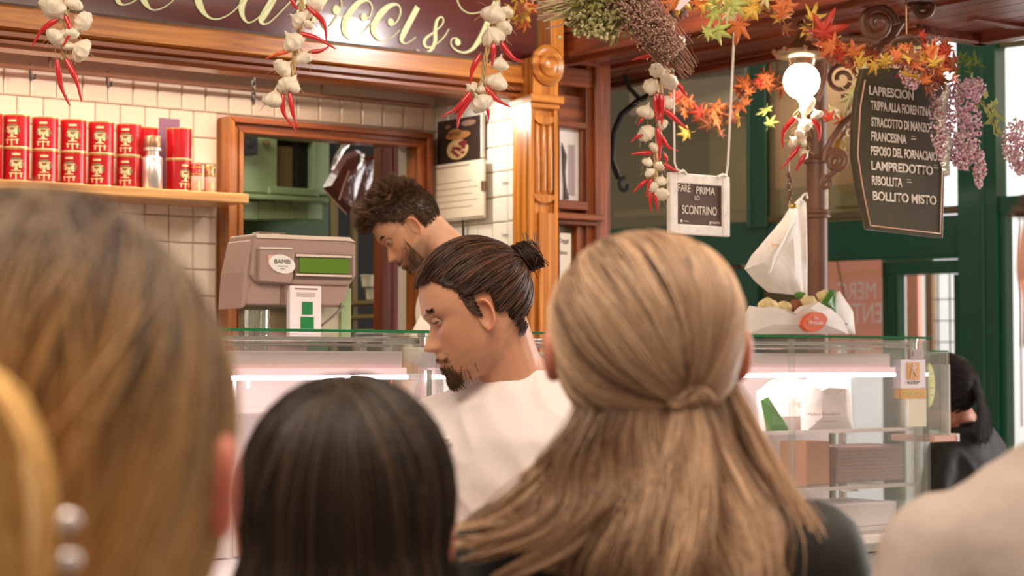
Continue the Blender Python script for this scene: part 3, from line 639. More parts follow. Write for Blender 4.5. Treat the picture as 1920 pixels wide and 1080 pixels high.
for a, w_, z, h_ in ((0, .34, .062, .006), (-.42, .07, .048, .010), (.48, .09, .048, .012), (0, .10, .052, .006), (-.12, .05, .040, .006), (.14, .05, .040, .006)): patch(em, rC + .0006, a - w_, a + w_, z - h_ / 2, z + h_ / 2)
em.build('dark_emblem', 'olive_print', cb, False, label='dark parts of the printed crest')
ords = ['leftmost', 'second from left', 'third from left', 'fourth from left', 'fifth from left']
first = True
for i, px in enumerate((-20, 32, 86, 139, 191, 243, 288, 338)):
    c = PN(px, 320, 5.045)
    for row in (0, 1):
        if px == 338: lab = 'red gold-rimmed tin %s next to the small spice tins' % ('at the bottom' if row == 0 else 'on top')
        elif px == 288: lab = 'red tin behind the silver canister, %s row' % ('bottom' if row == 0 else 'top')
        elif px == -20: lab = 'red tin cut by the left picture edge, %s row' % ('bottom' if row == 0 else 'top')
        else: lab = 'red tin with gold crest, %s whole one in the %s row' % (ords[i - 1], 'bottom' if row == 0 else 'top')
        dn = .045 if px == 288 else 0
        loc = UN(c.x, 5.055 + dn, zs + row * hC)
        rz = AL - .45 + random.uniform(-.28, .28) + (.75 if px == 338 and row == 0 else 0) + (2.2 if px == 338 and row == 1 else 0) + (1.6 if px == 288 else 0)
        if first: can0.location = loc; can0.rotation_euler = (0, 0, rz); can0['label'] = lab; first = False
        else: dup(can0, loc, rz, lab)
c = PN(290, 340, 5.0)
sc_ = thing('canister', 'bare silver canister with stepped neck between the red tins', 'canister', UN(c.x, 5.015, zs))
MB().lathe([(.027, 0), (.029, .003), (.029, .088), (.027, .092), (.023, .094)], 24).build('body', 'tin', sc_)
MB().lathe([(.020, .094), (.020, .108), (.0265, .110), (.0265, .118), (.024, .120)], 24).build('neck', 'tin', sc_)
MB().lathe([(.025, .120), (.0255, .122), (.0255, .148), (.024, .152)], 24).build('cap', 'copper', sc_, label='dull beige cap')
for i, px in enumerate((371, 396)):
    c = PN(px, 356, 5.01); t = thing('spice_tin', ['small tin with red upper half nearest the red tins', 'small tin with copper cap at the right end of the tin row'][i], 'tin', UN(c.x, 5.02, zs))
    MB().lathe([(.0145, 0), (.016, .002), (.016, .045), (.015, .047)], 18).build('body', 'salmon', t)
    MB().lathe([(.0155, .047), (.0165, .048), (.0165, .079), (.015, .081)], 18).build('upper_half', 'can_red' if i == 0 else 'copper', t)
    MB().lathe([(.0168, .070), (.0168, .074)], 18).lathe([(.0168, .050), (.0168, .0535)], 18).build('band', 'gold', t)
    e = MB(); patch(e, .016, -.5, .5, .012, .018); patch(e, .016, -.2, .3, .003, .030); e.build('print', 'gold2', t, False)
c = PN(318, 232, 5.12); t = thing('price_card', 'small violet card standing above the tins against the tiles', 'card', UN(c.x, 5.12, zs)); MB().box(-.033, .033, 0, .004, 0, PN(318, 222, 5.12).z - zs).build('card', 'violet', t, False)
# ------------------------------------------------------------------ things on the return wall
def on_wall(name, label, cat, px0, py0, px1, py1, m, off=.012, th=.006):
    a = PU(px0, (py0 + py1) / 2, UR - off); b = PU(px1, (py0 + py1) / 2, UR - off); xm = (px0 + px1) / 2
    z1_ = PU(xm, py0, UR - off).z; z0_ = PU(xm, py1, UR - off).z
    t = thing(name, label, cat, UN(UR - off, a.y, z0_), AL - PI / 2); W_ = a.y - b.y; H_ = z1_ - z0_
    MB().box(0, W_, -th, 0, 0, H_).build('sheet', m, t, False); return t, W_, H_
t, W_, H_ = on_wall('food_poster', 'dark food poster with a plate, behind the chilli string', 'poster', 823, 222, 906, 302, 'poster_dark')
D = lambda mb, cx, cz, rx, rz_, y=-.008: mb.prism([(W_ * cx + W_ * rx * math.cos(a), H_ * cz + H_ * rz_ * math.sin(a)) for a in [2 * PI * i / 24 for i in range(24)]], y, y + .002)
mb = MB(); D(mb, .47, .28, .24, .24); mb.build('plate_print', 'plate', t, False, label='printed cream plate')
mb = MB(); [D(mb, .47 + .15 * math.cos(q * 2.4) * (q % 3 + 1) / 3, .26 + .13 * math.sin(q * 2.4) * (q % 3 + 1) / 3, .045, .035, -.010) for q in range(9)]; D(mb, .60, .40, .10, .07, -.010); mb.build('topping_print', 'plate2', t, False)
mb = MB(); D(mb, .50, .60, .28, .10, -.011); D(mb, .42, .66, .15, .10, -.011); mb.build('leaf_print', 'hat', t, False, label='brown printed leaves')
mb = MB(); D(mb, .72, .86, .16, .07); D(mb, .25, .84, .06, .05); mb.build('glow_print', 'brownprint', t, False)
MB().box(W_, W_ + .006, -.010, .002, 0, H_ * 1.05).build('poster_edge', 'paper', t, False)
t, W_, H_ = on_wall('calendar_sheet', 'cream printed sheet hanging below the food poster', 'sheet', 817, 305, 911, 413, 'paper2', .02, .004)
for i in range(3): MB().box(W_ * .0, W_ * (1 + .01 * i), -.006 - i * .003, -.004 - i * .003, H_ * (.0 + .02 * i), H_ * 1.0).build('page', 'paper2' if i else 'paper', t, False)
mb = MB()
for i in range(5): mb.box(W_ * .06, W_ * (.9 if i % 2 else .8), -.0135, -.0128, H_ * (.22 + .11 * i), H_ * (.225 + .11 * i))
mb.box(W_ * .05, W_ * .75, -.0135, -.0128, H_ * .93, H_ * .945).build('printed_lines', 'brownprint', t, False)
MB().box(W_ * 1.0, W_ * 1.02, -.02, .0, H_ * .45, H_ * .62).build('clip', 'iron', t, False)
a = PU(868, 412, UR - .02); t = thing('apron_tie', 'black ribbon hanging under the cream sheet', 'ribbon', UN(a.x, a.y, a.z), AL - PI / 2)
MB().tube([(0, 0, 0), (.002, 0, -.05), (-.004, 0, -.10), (-.008, 0, -.15), (-.010, 0, -.18)], [.006, .007, .009, .006, .004], 6, flat=.4).build('strand', 'black', t)
MB().tube([(.002, 0, -.05), (.010, 0, -.11), (.012, 0, -.17)], [.005, .008, .004], 6, flat=.4).build('strand', 'black', t)
# ------------------------------------------------------------------ plastic wrapped pack hanging in the opening
t = thing('wrapped_ham', 'dark red plastic-wrapped pack hanging in the opening', 'package', UN(0, 0, 0))
nP = 5.75
def pp(px, py, n): q = PN(px, py, n); return (q.x, q.z)
def pillow(mb, pts, n, th):
    c_ = (sum(p[0] for p in pts) / len(pts), sum(p[1] for p in pts) / len(pts)); k = len(pts); vs = []
    for f, d in ((1, 0), (.8, -th), (.35, -th * 1.2)): vs += [(c_[0] + (p[0] - c_[0]) * f, n + d, c_[1] + (p[1] - c_[1]) * f) for p in pts]
    for f, d in ((.8, th), ): vs += [(c_[0] + (p[0] - c_[0]) * f, n + d, c_[1] + (p[1] - c_[1]) * f) for p in pts]
    fs = [tuple(range(2 * k, 3 * k)), tuple(range(4 * k - 1, 3 * k - 1, -1))]
    for i in range(k):
        j = (i + 1) % k; fs += [(i, j, k + j, k + i), (k + i, k + j, 2 * k + j, 2 * k + i), (j, i, 3 * k + i, 3 * k + j)]
    mb.add(vs, fs)
mb = MB(); pillow(mb, [pp(*q, nP) for q in ((604, 352), (618, 328), (640, 292), (668, 280), (686, 296), (676, 330), (664, 372), (652, 404), (628, 380))], nP, .03)
mb.build('pack', 'plastic', t)
mb = MB(); pillow(mb, [pp(*q, nP + .05) for q in ((660, 300), (700, 290), (696, 340), (682, 380), (668, 392), (660, 350))], nP + .05, .02); mb.build('rear_flap', 'plastic', t)
MB().tube([PN(*q, nP - .03) for q in ((622, 318), (632, 296), (644, 276), (655, 272))], [.006, .012, .012, .004], 7, flat=.4).tube([PN(*q, nP - .035) for q in ((668, 282), (680, 290), (676, 308), (668, 320))], [.004, .010, .010, .003], 7, flat=.4).build('foil_edge', 'foil', t, label='crumpled silver foil edge')
MB().tube([PN(*q, nP - .037) for q in ((655, 320), (645, 345), (636, 375))], .0022, 5).tube([PN(*q, nP - .03) for q in ((606, 354), (628, 378), (650, 402))], .002, 5).build('seam', 'salmon', t)
MB().tube([PN(655, 276, nP), Vector((PN(655, 276, nP).x, nP, 2.39))], .003, 6).build('hanger', 'black', t)
# ------------------------------------------------------------------ weighing scale on the rear counter
NS = 4.05
ct = thing('service_counter', 'service counter behind the glass case carrying the scale', 'counter', UN(0, 0, 0))
bevel(MB().box(1.3, 3.5, 4.02, 4.40, 1.28, 1.31).build('counter_top', 'steel', ct, False), .003); MB().box(1.32, 3.48, 4.04, 4.38, .25, 1.28).build('counter_body', 'case_in', ct, False)
s = thing('weighing_scale', 'beige shop scale with green display behind the glass case', 'scale', UN(0, 0, 0))
def sp_(nm, pts, n, th, m, bv=.004, label=None, hole=None):
    P = [pp(*q, n) for q in pts]; P = P[::-1] if sum((P[i][0] - P[i - 1][0]) * (P[i][1] + P[i - 1][1]) for i in range(len(P))) > 0 else P
    o = MB().prism(P, n, n + th).build(nm, m, s, False, label=label)
    if bv: bevel(o, bv, 3)
    return o
sp_('housing', ((478, 438), (524, 438), (532, 443), (656, 448), (668, 457), (668, 517), (656, 536), (484, 532), (470, 516)), NS, .13, 'scale', .006)
sp_('housing_side', ((470, 452), (480, 440), (490, 470), (484, 530), (460, 575), (452, 580), (458, 510)), NS + .012, .12, 'scale', .006)
sp_('lower_hood', ((472, 530), (658, 534), (648, 560), (636, 574), (462, 572)), NS + .008, .11, 'scale', .006)
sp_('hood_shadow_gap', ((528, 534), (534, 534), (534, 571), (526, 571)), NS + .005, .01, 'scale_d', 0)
sp_('printer_cover', ((488, 463), (546, 464), (554, 474), (550, 520), (545, 532), (486, 528)), NS - .016, .02, 'scale', .005)
sp_('printer_trim', ((488, 463), (546, 464), (550, 468), (488, 467)), NS - .019, .01, 'scale_l', .001)
sp_('top_trim', ((480, 438), (656, 445), (668, 455), (654, 452), (482, 446)), NS - .004, .012, 'scale_l', .001)
sp_('top_handle', ((488, 434), (538, 437), (536, 441), (486, 438)), NS + .03, .04, 'scale_d', .002)
sp_('screen_bezel', ((552, 474), (662, 478), (662, 524), (552, 522)), NS - .006, .012, 'scale_d', .002)
sp_('display', ((562, 483), (656, 486), (656, 513), (562, 511)), NS - .010, .008, 'lcd', 0, 'unlit green display')  # slight emission added to lift the display colour
sp_('screen_trim', ((556, 476), (660, 480), (660, 484), (556, 481)), NS - .013, .01, 'scale_l', .001); sp_('screen_trim', ((556, 513), (660, 516), (660, 520), (556, 517)), NS - .013, .01, 'scale_l', .001)
c_ = pp(530, 495, NS - .02); MB().prism([(c_[0] + .036 * math.cos(a), c_[1] + .0225 * math.sin(a) - .004 * math.cos(a)) for a in [2 * PI * i / 28 for i in range(28)]], NS - .0185, NS - .016).build('oval_sticker', 'white', s, False)
text('BAMBI', 'ink', s, c_[0] - .022, c_[0] + .022, c_[1] + .001, c_[1] + .011, NS - .0192, 'sticker_text')
MB().box(c_[0] - .014, c_[0] + .015, NS - .0195, NS - .019, c_[1] - .006, c_[1] - .005).box(c_[0] - .006, c_[0] + .006, NS - .0195, NS - .019, c_[1] - .012, c_[1] - .011).build('sticker_lines', 'ink', s, False)
a0 = pp(496, 478, NS); a1 = pp(508, 498, NS); MB().box(a0[0], a1[0], NS - .0175, NS - .0165, a1[1], a0[1]).build('paper_patch', 'salmon', s, False)
a0 = pp(543, 535, NS - .004); a1 = pp(601, 640, NS - .004); MB().box(a0[0], a1[0], NS - .006, NS + .01, a1[1], a0[1]).build('label_plate', 'pwhite', s, False)
W_ = a1[0] - a0[0]; mb = MB()
mb.box(a0[0] + W_ * .15, a1[0] - W_ * .12, NS - .0075, NS - .0065, a0[1] - .009, a0[1] - .006)
for i in range(3): mb.box(a0[0] + W_ * .2, a1[0] - W_ * .2, NS - .0075, NS - .0065, a0[1] - .018 - i * .004, a0[1] - .0172 - i * .004)
mb.build('label_print', 'brownprint', s, False)
for y0, y1 in ((566, 590), (594, 618)): q0 = pp(564 - (y0 > 580) * 3, y0, NS); q1 = pp(583 + (y0 > 580) * 2, y1, NS); MB().box(q0[0], q1[0], NS - .0085, NS - .006, q1[1], q0[1]).build('green_square', 'lgreen', s, False)
q0 = pp(640, 540, NS + .05); q1 = pp(658, 640, NS + .05); MB().box(q0[0], q1[0], NS + .05, NS + .07, q1[1], q0[1]).build('stand_post', 'sage', s, False)
q0 = pp(455, 575, NS + .04); q1 = pp(536, 640, NS + .04); MB().box(q0[0], q1[0], NS + .04, NS + .06, q1[1], q0[1]).build('stand_plate', 'olive2', s, False); zb_ = q1[1]
q0 = pp(600, 575, NS + .06); q1 = pp(640, 640, NS + .06); MB().box(q0[0], q1[0], NS + .06, NS + .08, q1[1], q0[1]).build('stand_plate', 'cupw', s, False)
MB().tube([PN(602, 612, NS + .02), PN(622, 596, NS + .02), PN(645, 574, NS + .02)], .003, 6).build('lever', 'steel', s)
q0 = pp(452, 600, NS); q1 = pp(662, 600, NS); MB().box(q0[0], q1[0], NS - .0, NS + .24, 1.312, 1.40, c=.004).build('base', 'steel', s, False)
MB().box(q0[0] + .06, q0[0] + .2, NS + .03, NS + .15, 1.40, zb_ + .02).build('column', 'scale', s, False)
a = PN(482, 605, NS - .03); t = thing('glass_tumbler', 'clear glass tumbler left of the scale label', 'glass', UN(a.x, NS - .03 + 0, 1.31)); MB().lathe([(.024, 0), (.026, .02), (.030, a.z + .03 - 1.31), (.0285, a.z + .03 - 1.31), (.024, .02)], 20, cap=False).build('tumbler', 'acryl', t)
# ------------------------------------------------------------------ glass display cases
NC = 3.60; zT = PN(1000, 622, NC).z; zD = PN(1735, 992, NC).z
def display_case(u0, u1, label, zsh, left_post, shelves):
    t = thing('display_case', label, 'display case', UN(u0, NC, 0)); L = u1 - u0; z = zT
    P = lambda nm, m, *b, c=0, label=None: MB().box(*b, c=c).build(nm, m, t, False, label=label)
    P('base', 'granite', 0, L, .01, .40, 0, zD - .055)
    P('base_rail', 'steel', -.002, L + .004, -.004, .40, zD - .05, zD - .03, c=.003); P('base_rail', 'case_w', 0, L, .002, .40, zD - .03, zD - .004, c=.003)
    P('deck', 'case_in', .01, L - .01, .01, .39, zD - .004, zD + .006)
    P('top_glass', 'glassg', 0, L, -.01, .38, z - .007, z + .0)
    P('top_glass_edge', 'glass_edge', 0, L, -.012, -.0095, z - .0065, z - .0005, label='green polished glass edge'); P('top_glass_edge', 'glass_edge', L, L + .0025, -.012, .38, z - .0065, z - .0005)
    n = 3 if L > 1.4 else 2
    for i in range(n): P('front_glass', 'glassg', L * i / n + .002, L * (i + 1) / n - .002, .0, .005, zD, z - .01)
    for i in range(n + 1):
        x = min(max(L * i / n, .003), L - .006); P('glass_edge_strip', 'acryl', x - .006, x + .006, -.004, .012, zD, z - .01)
    P('side_glass', 'glassg', L - .005, L, .005, .37, zD, z - .01)
    P('top_rail', 'steel', .01, L - .01, .05, .066, z - .026, z - .016, c=.002)
    P('top_rail', 'steel', .01, L - .01, .20, .212, z - .036, z - .028, c=.002)
    P('valance', 'case_w', .02, L - .04, .10, .19, z - .085, z - .047, c=.008); P('valance_lip', 'lip_glow', .02, L - .04, .085, .16, z - .100, z - .085, c=.003)
    MB().tube([(.02, .10, z - .1065), (L - .03, .10, z - .1065)], .0052, 10).build('light_tube', 'tube', t, label='glowing pinkish white tube light')
    P('back_panel', 'case_in', .01, L - .01, .385, .392, zD, z - .10)
    for k in range(4): P('back_door', 'case_w', L * k / 4 + .01, L * (k + 1) / 4 - .006, .374 + .004 * (k % 2), .380 + .004 * (k % 2), zD + .01, z - .11)
    for zz, d0, d1 in shelves:
        P('shelf', 'glassg', .02, L - .03, d0, d1, zz, zz + .006); P('shelf_edge', 'case_w', .02, L - .03, d0 - .004, d0, zz - .002, zz + .008)
    for x in ((.02, L - .03) if left_post else (L - .03, )):
        P('post', 'steel', x, x + .018, .30, .318, zD, z - .02, c=.002); P('post', 'steel', x, x + .014, .02, .03, zD, z - .09)
    MB().lathe([(.008, 0), (.008, .02), (.011, .022), (.011, .03)], 12, Matrix.Translation((L - .05, .01, z - .035))).build('glass_clamp', 'steel', t)
    P('clamp_arm', 'steel', L - .14, L - .04, .02, .034, z - .032, z - .02, c=.002)
    return t
uA = PN(830, 620, NC).x; uB = PN(1741, 620, NC).x
dcA = display_case(1.15, uA, 'lit glass display case left of the man with a hair bun', 0, False, ((PN(700, 772, NC).z, .12, .37), (1.20, .04, .37)))
dcB = display_case(uA + .05, uB, 'lit glass display case right of the blonde woman, under the paper bags', 0, True, ((PN(1550, 812, NC).z, .03, .37), (PN(1600, 918, NC).z, .03, .37)))
# contents
def zc(px, py, n): return PN(px, py, n)
def box_thing(nm, label, cat, px0, py0, px1, py1, n, d, m, sit=None, part='box', c=.003):
    xm = (px0 + px1) / 2; a = PN(px0, (py0 + py1) / 2, n); b = PN(px1, (py0 + py1) / 2, n); z1_ = PN(xm, py0, n).z; z0_ = sit if sit is not None else PN(xm, py1, n).z
    t = thing(nm, label, cat, UN(a.x, n, z0_)); MB().box(0, b.x - a.x, 0, d, 0, z1_ - z0_, c=c).build(part, m, t, False); return t, b.x - a.x, z1_ - z0_
shB = PN(1550, 812, NC).z + .0065; shB2 = PN(1600, 918, NC).z + .0065; shA = PN(700, 772, NC).z + .0065
def crumple(name, pts, n, th, m, parent, amp=.006, seed=0):
    """crumpled paper sheet with thickness: outline in the picture plane of n"""
    P = [pp(*q, n) for q in pts]; c_ = (sum(p[0] for p in P) / len(P), sum(p[1] for p in P) / len(P)); Q = []
    for i in range(len(P)):
        a, b = P[i], P[(i + 1) % len(P)]
        for j in range(4): Q.append((a[0] + (b[0] - a[0]) * j / 4, a[1] + (b[1] - a[1]) * j / 4))
    k = len(Q); vs = []
    for f, d in ((1, 0), (.75, -th * .6), (.5, -th), (.2, -th * .8)):
        for p in Q:
            x, z = c_[0] + (p[0] - c_[0]) * f, c_[1] + (p[1] - c_[1]) * f
            vs.append((x, n + d + amp * noise.noise(Vector((x * 40, z * 40, seed))) * (1 if f < 1 else .3), z))
    vs += [(p[0], n + .004 + th * .3, p[1]) for p in [(c_[0] + (q[0] - c_[0]) * .95, c_[1] + (q[1] - c_[1]) * .95) for q in Q]]
    fs = [tuple(range(3 * k, 4 * k)), tuple(range(5 * k - 1, 4 * k - 1, -1))]
    for i in range(k):
        j = (i + 1) % k
        for r_ in range(3): fs.append((r_ * k + i, r_ * k + j, (r_ + 1) * k + j, (r_ + 1) * k + i))
        fs.append((j, i, 4 * k + i, 4 * k + j))
    return MB().add(vs, fs).build(name, m, parent, True, ang=25)
t = thing('paper_bag', 'white printed paper bag standing in the right glass case', 'bag', UN(0, 0, 0))
crumple('bag', ((1506, 812), (1506, 715), (1530, 703), (1594, 708), (1600, 812)), 3.72, .03, 'bagpaper', t, seed=3)
a = PN(1516, 777, 3.68); text('Mulino Bianchetti', 'brownprint', t, a.x, a.x + .125, a.z - .004, a.z + .005, 3.682, 'bag_text')
a = PN(1530, 790, 3.68); text('antica panetteria artigiana', 'brownprint', t, a.x, a.x + .09, a.z - .003, a.z + .002, 3.682, 'bag_text')
t = thing('wrapping_paper', 'crumpled white wrapping paper behind the leaf in the right case', 'paper', UN(0, 0, 0))
crumple('sheet', ((1425, 812), (1418, 735), (1445, 712), (1480, 706), (1515, 716), (1520, 812)), 3.80, .03, 'bagpaper', t, .012, 5)
t = thing('green_leaf', 'long green leaf lying upright against paper in the right case', 'leaf', UN(0, 0, 0))
crumple('leaf', ((1428, 750), (1440, 744), (1452, 762), (1478, 800), (1480, 812), (1440, 812)), 3.70, .010, 'leafg', t, .002, 7)
box_thing('carton', 'orange brown carton on the lower shelf of the right case', 'box', 1512, 828, 1556, 905, 3.72, .10, 'cardboard', shB2, 'carton')
t, W_, H_ = box_thing('wire_crate', 'purplish brown ribbed crate beside the carton in the right case', 'crate', 1568, 836, 1694, 905, 3.74, .14, 'meshbox', shB2, 'crate_body')
mb = MB()
for i in range(9): mb.box(.004, W_ - .004, -.003, 0, .01 + i * H_ / 10, .013 + i * H_ / 10)
mb.build('ribs', 'dried', t, False)
box_thing('tray', 'low pink tray on the floor of the right case', 'tray', 1545, 944, 1682, 968, 3.70, .2, 'case_w', zD + .0065, 'tray')
t = thing('paper_scrap', 'white napkin on the lower shelf of the right case', 'napkin', UN(0, 0, 0)); crumple('napkin', ((1580, 922), (1584, 914), (1600, 912), (1608, 922)), 3.66, .02, 'paper', t, .002)
box_thing('carton', 'cream carton right end of the left case', 'box', 755, 712, 782, 768, 3.80, .06, 'paper2', shA, 'carton'); 
t = thing('salami', 'dark hanging salami in the left case', 'salami', UN(0, 0, 0)); a = PN(734, 712, 3.75)
MB().tube([(a.x, 3.75, zT - .1), (a.x, 3.75, a.z), (a.x, 3.75, a.z - .02), (a.x + .004, 3.75, a.z - .05), (a.x + .006, 3.75, a.z - .062)], [.002, .003, .012, .014, .005], 10).build('salami', 'meat', t)
box_thing('carton', 'brown box left of the salami in the left case', 'box', 688, 712, 722, 768, 3.82, .05, 'cardboard', shA, 'carton')
for i, (px, ln) in enumerate(((412, 30), (440, 42), (466, 20))):
    a = PN(px, 703, 3.72); t = thing('price_tag', ['leftmost', 'longest', 'rightmost'][i] + ' of three white hanging tags under the left tube light', 'tag', UN(a.x, 3.72, zT - .10)); h_ = ln * a.y / FPX * .9; MB().box(-.004, .004, 0, .002, -h_ - .01, 0, c=.0005).build('tag', 'white', t, False)
# end of the case: stickers, acrylic box and ledge
e = thing('acrylic_holder', 'clear acrylic holder on a pink ledge at the end of the right case', 'holder', UN(0, 0, 0))
q = lambda px, py, n: PN(px, py, n)
a = q(1741, 735, 3.62); b = q(1781, 735, 3.62); z1_ = q(1760, 657, 3.62).z; z0_ = q(1760, 816, 3.62).z
MB().box(a.x, b.x, 3.62, 3.626, z0_, z1_).build('front_sheet', 'acryl', e, False); MB().box(b.x - .005, b.x, 3.626, 3.75, z0_, z1_ - .04).build('side_sheet', 'acryl', e, False)
MB().box(a.x, b.x - .008, 3.619, 3.627, z1_ - .004, z1_).build('holder_edge', 'glass_edge', e, False); MB().box(b.x - .002, b.x, 3.619, 3.627, z0_, z1_ - .04).build('holder_edge', 'white', e, False)
MB().box(a.x, q(1788, 820, 3.62).x, 3.60, 3.76, q(1760, 829, 3.6).z, z0_, c=.002).build('ledge', 'can_red' if 0 else 'salmon', e, False)
MB().box(q(1784, 820, 3.62).x, q(1788, 820, 3.62).x, 3.598, 3.70, q(1760, 829, 3.6).z, z0_ + .004).build('ledge_cap', 'white', e, False)
st = thing('door_sticker', 'white sticker with orange running figure on the right case', 'sticker', UN(0, 0, 0))
def sticker(px0, py0, px1, py1, n, m, nm='sheet', th=.0015, par=st):
    a = PN(px0, (py0 + py1) / 2, n); b = PN(px1, (py0 + py1) / 2, n); xm = (px0 + px1) / 2; z1_ = PN(xm, py0, n).z; z0_ = PN(xm, py1, n).z
    MB().box(a.x, b.x, n, n + th, z0_, z1_).build(nm, m, par, False); return a.x, b.x, z0_, z1_
sticker(1690, 674, 1735, 728, 3.590, 'pwhite'); x0, x1, y0, y1 = sticker(1702, 680, 1724, 712, 3.588, 'stickero', 'orange_square')
cx = (x0 + x1) / 2; hh = y1 - y0; mb = MB()
for L_ in ([(.0, .35), (-.01, .1), (-.25, -.1), (-.3, -.4)], [(0, .1), (.2, -.1), (.4, -.3)], [(-.3, .2), (0, .15), (.3, .3)]): mb.tube([(cx + x * hh * .7, 3.5875, (y0 + y1) / 2 + z * hh) for x, z in L_], hh * .05, 5)
mb.ball((cx, 3.5875, (y0 + y1) / 2 + .36 * hh), (hh * .09, .001, hh * .09), 10, 6).build('figure', 'pwhite', st, label='white running figure')
text('KEEP', 'ink', st, x0 + .001, x1 + .001, y0 - .012, y0 - .004, 3.589, 'sticker_text')
st2 = thing('door_sticker', 'narrow orange sticker with pale lettering below the white sticker', 'sticker', UN(0, 0, 0))
x0, x1, y0, y1 = sticker(1691, 729, 1737, 747, 3.590, 'stickero', par=st2); text('APERITIVO', 'stickery', st2, x0 + .003, x1 - .003, y0 + .006, y1 - .007, 3.5885, 'sticker_text')
st3 = thing('door_sticker', 'round yellow sticker on the acrylic holder', 'sticker', UN(0, 0, 0)); c_ = q(1741, 722, 3.613)
MB().prism([(c_.x + (.028 if 1 else 0) * math.cos(a), c_.z + .062 * math.sin(a)) for a in [-PI / 2 + PI * i / 20 for i in range(21)]], 3.6135, 3.6155).build('sheet', 'stickery', st3, False)
for i in range(4): MB().box(c_.x + .004, c_.x + .02, 3.6128, 3.6134, c_.z + .03 - i * .02, c_.z + .033 - i * .02).build('print_line', 'ivy', st3, False)
st4 = thing('notice_card', 'plain cream card under the orange sticker', 'card', UN(0, 0, 0)); sticker(1704, 748, 1737, 800, 3.590, 'paper2', 'card', .002, st4)
st5 = thing('price_holder', 'small silver clip frame on top corner of the right case', 'holder', UN(0, 0, 0)); sticker(1708, 655, 1732, 673, 3.586, 'steel', 'frame', .004, st5); sticker(1713, 659, 1728, 669, 3.584, 'greyprint', 'insert', .002, st5)
# ------------------------------------------------------------------ paper bags and rolls on the case
nb = 3.75; zg = zT + .0006
fd = thing('paper_tray', 'white paper wrapper with orange oval logo on top of the right case', 'wrapper', UN(0, 0, 0))
crumple('wrapper', ((1396, 627), (1387, 606), (1405, 573), (1418, 578), (1450, 575), (1468, 580), (1487, 590), (1505, 574), (1534, 566), (1560, 580), (1580, 600), (1592, 627)), nb - .03, .02, 'bagpaper', fd, .004, 9)
crumple('inner_fold', ((1480, 600), (1520, 575), (1574, 545), (1600, 585), (1604, 627), (1500, 627)), nb + .02, .015, 'bagpaper', fd, .004, 11)
c_ = pp(1527, 604, nb - .06); mb = MB()
mb.prism([(c_[0] + .046 * math.cos(a) * (1 if abs(math.cos(a)) < .98 else 1.05), c_[1] + .026 * math.sin(a) * (1 - .2 * abs(math.cos(a)) ** 3) + .008 * math.cos(a)) for a in [2 * PI * i / 30 for i in range(30)]], nb - .064, nb - .048); mb.build('orange_logo', 'orange', fd, False, label='orange leaf-shaped logo')
text('Da', 'pwhite', fd, c_[0] - .008, c_[0] + .008, c_[1] + .007, c_[1] + .015, nb - .066, 'logo_text', shear=.3); text('Pierpaolo', 'pwhite', fd, c_[0] - .028, c_[0] + .028, c_[1] - .010, c_[1] + .004, nb - .066, 'logo_text', shear=.3)
a = pp(1593, 606, nb - .02)
text('PER', 'ink', fd, a[0] - .012, a[0], a[1] - .006, a[1], nb - .014, 'small_print')
def lump(name, label, cat, px, py, rx, ry, n, m, seed, par=None):
    p = PN(px, py, n); s_ = p.x * .6 + p.y * .8; s_ /= FPX
    t = thing(name, label, cat, UN(p.x, p.y, p.z)); mb = MB().ball((0, 0, 0), (rx * s_, .02, ry * s_), 20, 13)
    mb.v = [tuple(Vector(v) * (1 + .22 * noise.noise(Vector(v) * 70 + Vector((seed, 0, 0))))) for v in mb.v]; mb.build('body', m, t); return t
lump('bread_roll', 'pale crisp bread roll left in the white wrapper', 'bread', 1440, 574, 22, 15, nb, 'crisp', 1); lump('bread_roll', 'pale crisp bread roll beside the brown filling', 'bread', 1470, 578, 16, 13, nb + .01, 'crisp', 4)
lump('bread_roll', 'pale crisp bread roll right of the brown filling', 'bread', 1516, 568, 20, 15, nb, 'crisp', 2); lump('bread_roll', 'topmost crisp bread piece beside the green leaf', 'bread', 1546, 556, 17, 13, nb + .01, 'crisp', 3)
lump('meat_filling', 'brown meat filling between the bread rolls', 'filling', 1492, 576, 12, 15, nb + .01, 'meat', 5)
lump('salad_leaf', 'small green salad leaf behind the bread rolls', 'leaf', 1500, 554, 9, 7, nb + .03, 'leafg', 6)
t = thing('salad_leaf', 'large green salad leaf at the right of the bread rolls', 'leaf', UN(0, 0, 0)); crumple('leaf', ((1538, 572), (1552, 552), (1558, 542), (1568, 544), (1568, 590), (1564, 592), (1550, 580)), nb - .02, .008, 'leafg', t, .003, 8)
# folded bag hanging from a chain below the lamp
hb = thing('hanging_paper_bag', 'white folded paper bag hanging beside the brown iron pole', 'bag', UN(0, 0, 0)); nh = 3.83
crumple('bag_front', ((1397, 505), (1410, 480), (1440, 445), (1470, 410), (1488, 382), (1496, 395), (1500, 440), (1506, 555), (1480, 552), (1440, 548), (1418, 530)), nh, .018, 'bagpaper', hb, .004, 12)
crumple('bag_side', ((1486, 384), (1500, 370), (1512, 380), (1514, 470), (1514, 560), (1494, 558), (1484, 520), (1478, 440)), nh + .012, .012, 'bagpaper', hb, .003, 13)
MB().tube([PN(*z, nh - .02) for z in ((1495, 396), (1480, 430), (1455, 480), (1444, 512))], .0016, 5).build('fold_line', 'white', hb)
text('forno', 'stickero', hb, *(lambda a: (a[0], a[0] + .03, a[1], a[1] + .012))(pp(1446, 462, nh - .025)), nh - .0265, 'bag_print', shear=.3)
MB().tube([PN(*z, nh) for z in ((1500, 376), (1506, 366), (1512, 362), (1514, 372))], .003, 6).build('twisted_tip', 'bagpaper', hb)
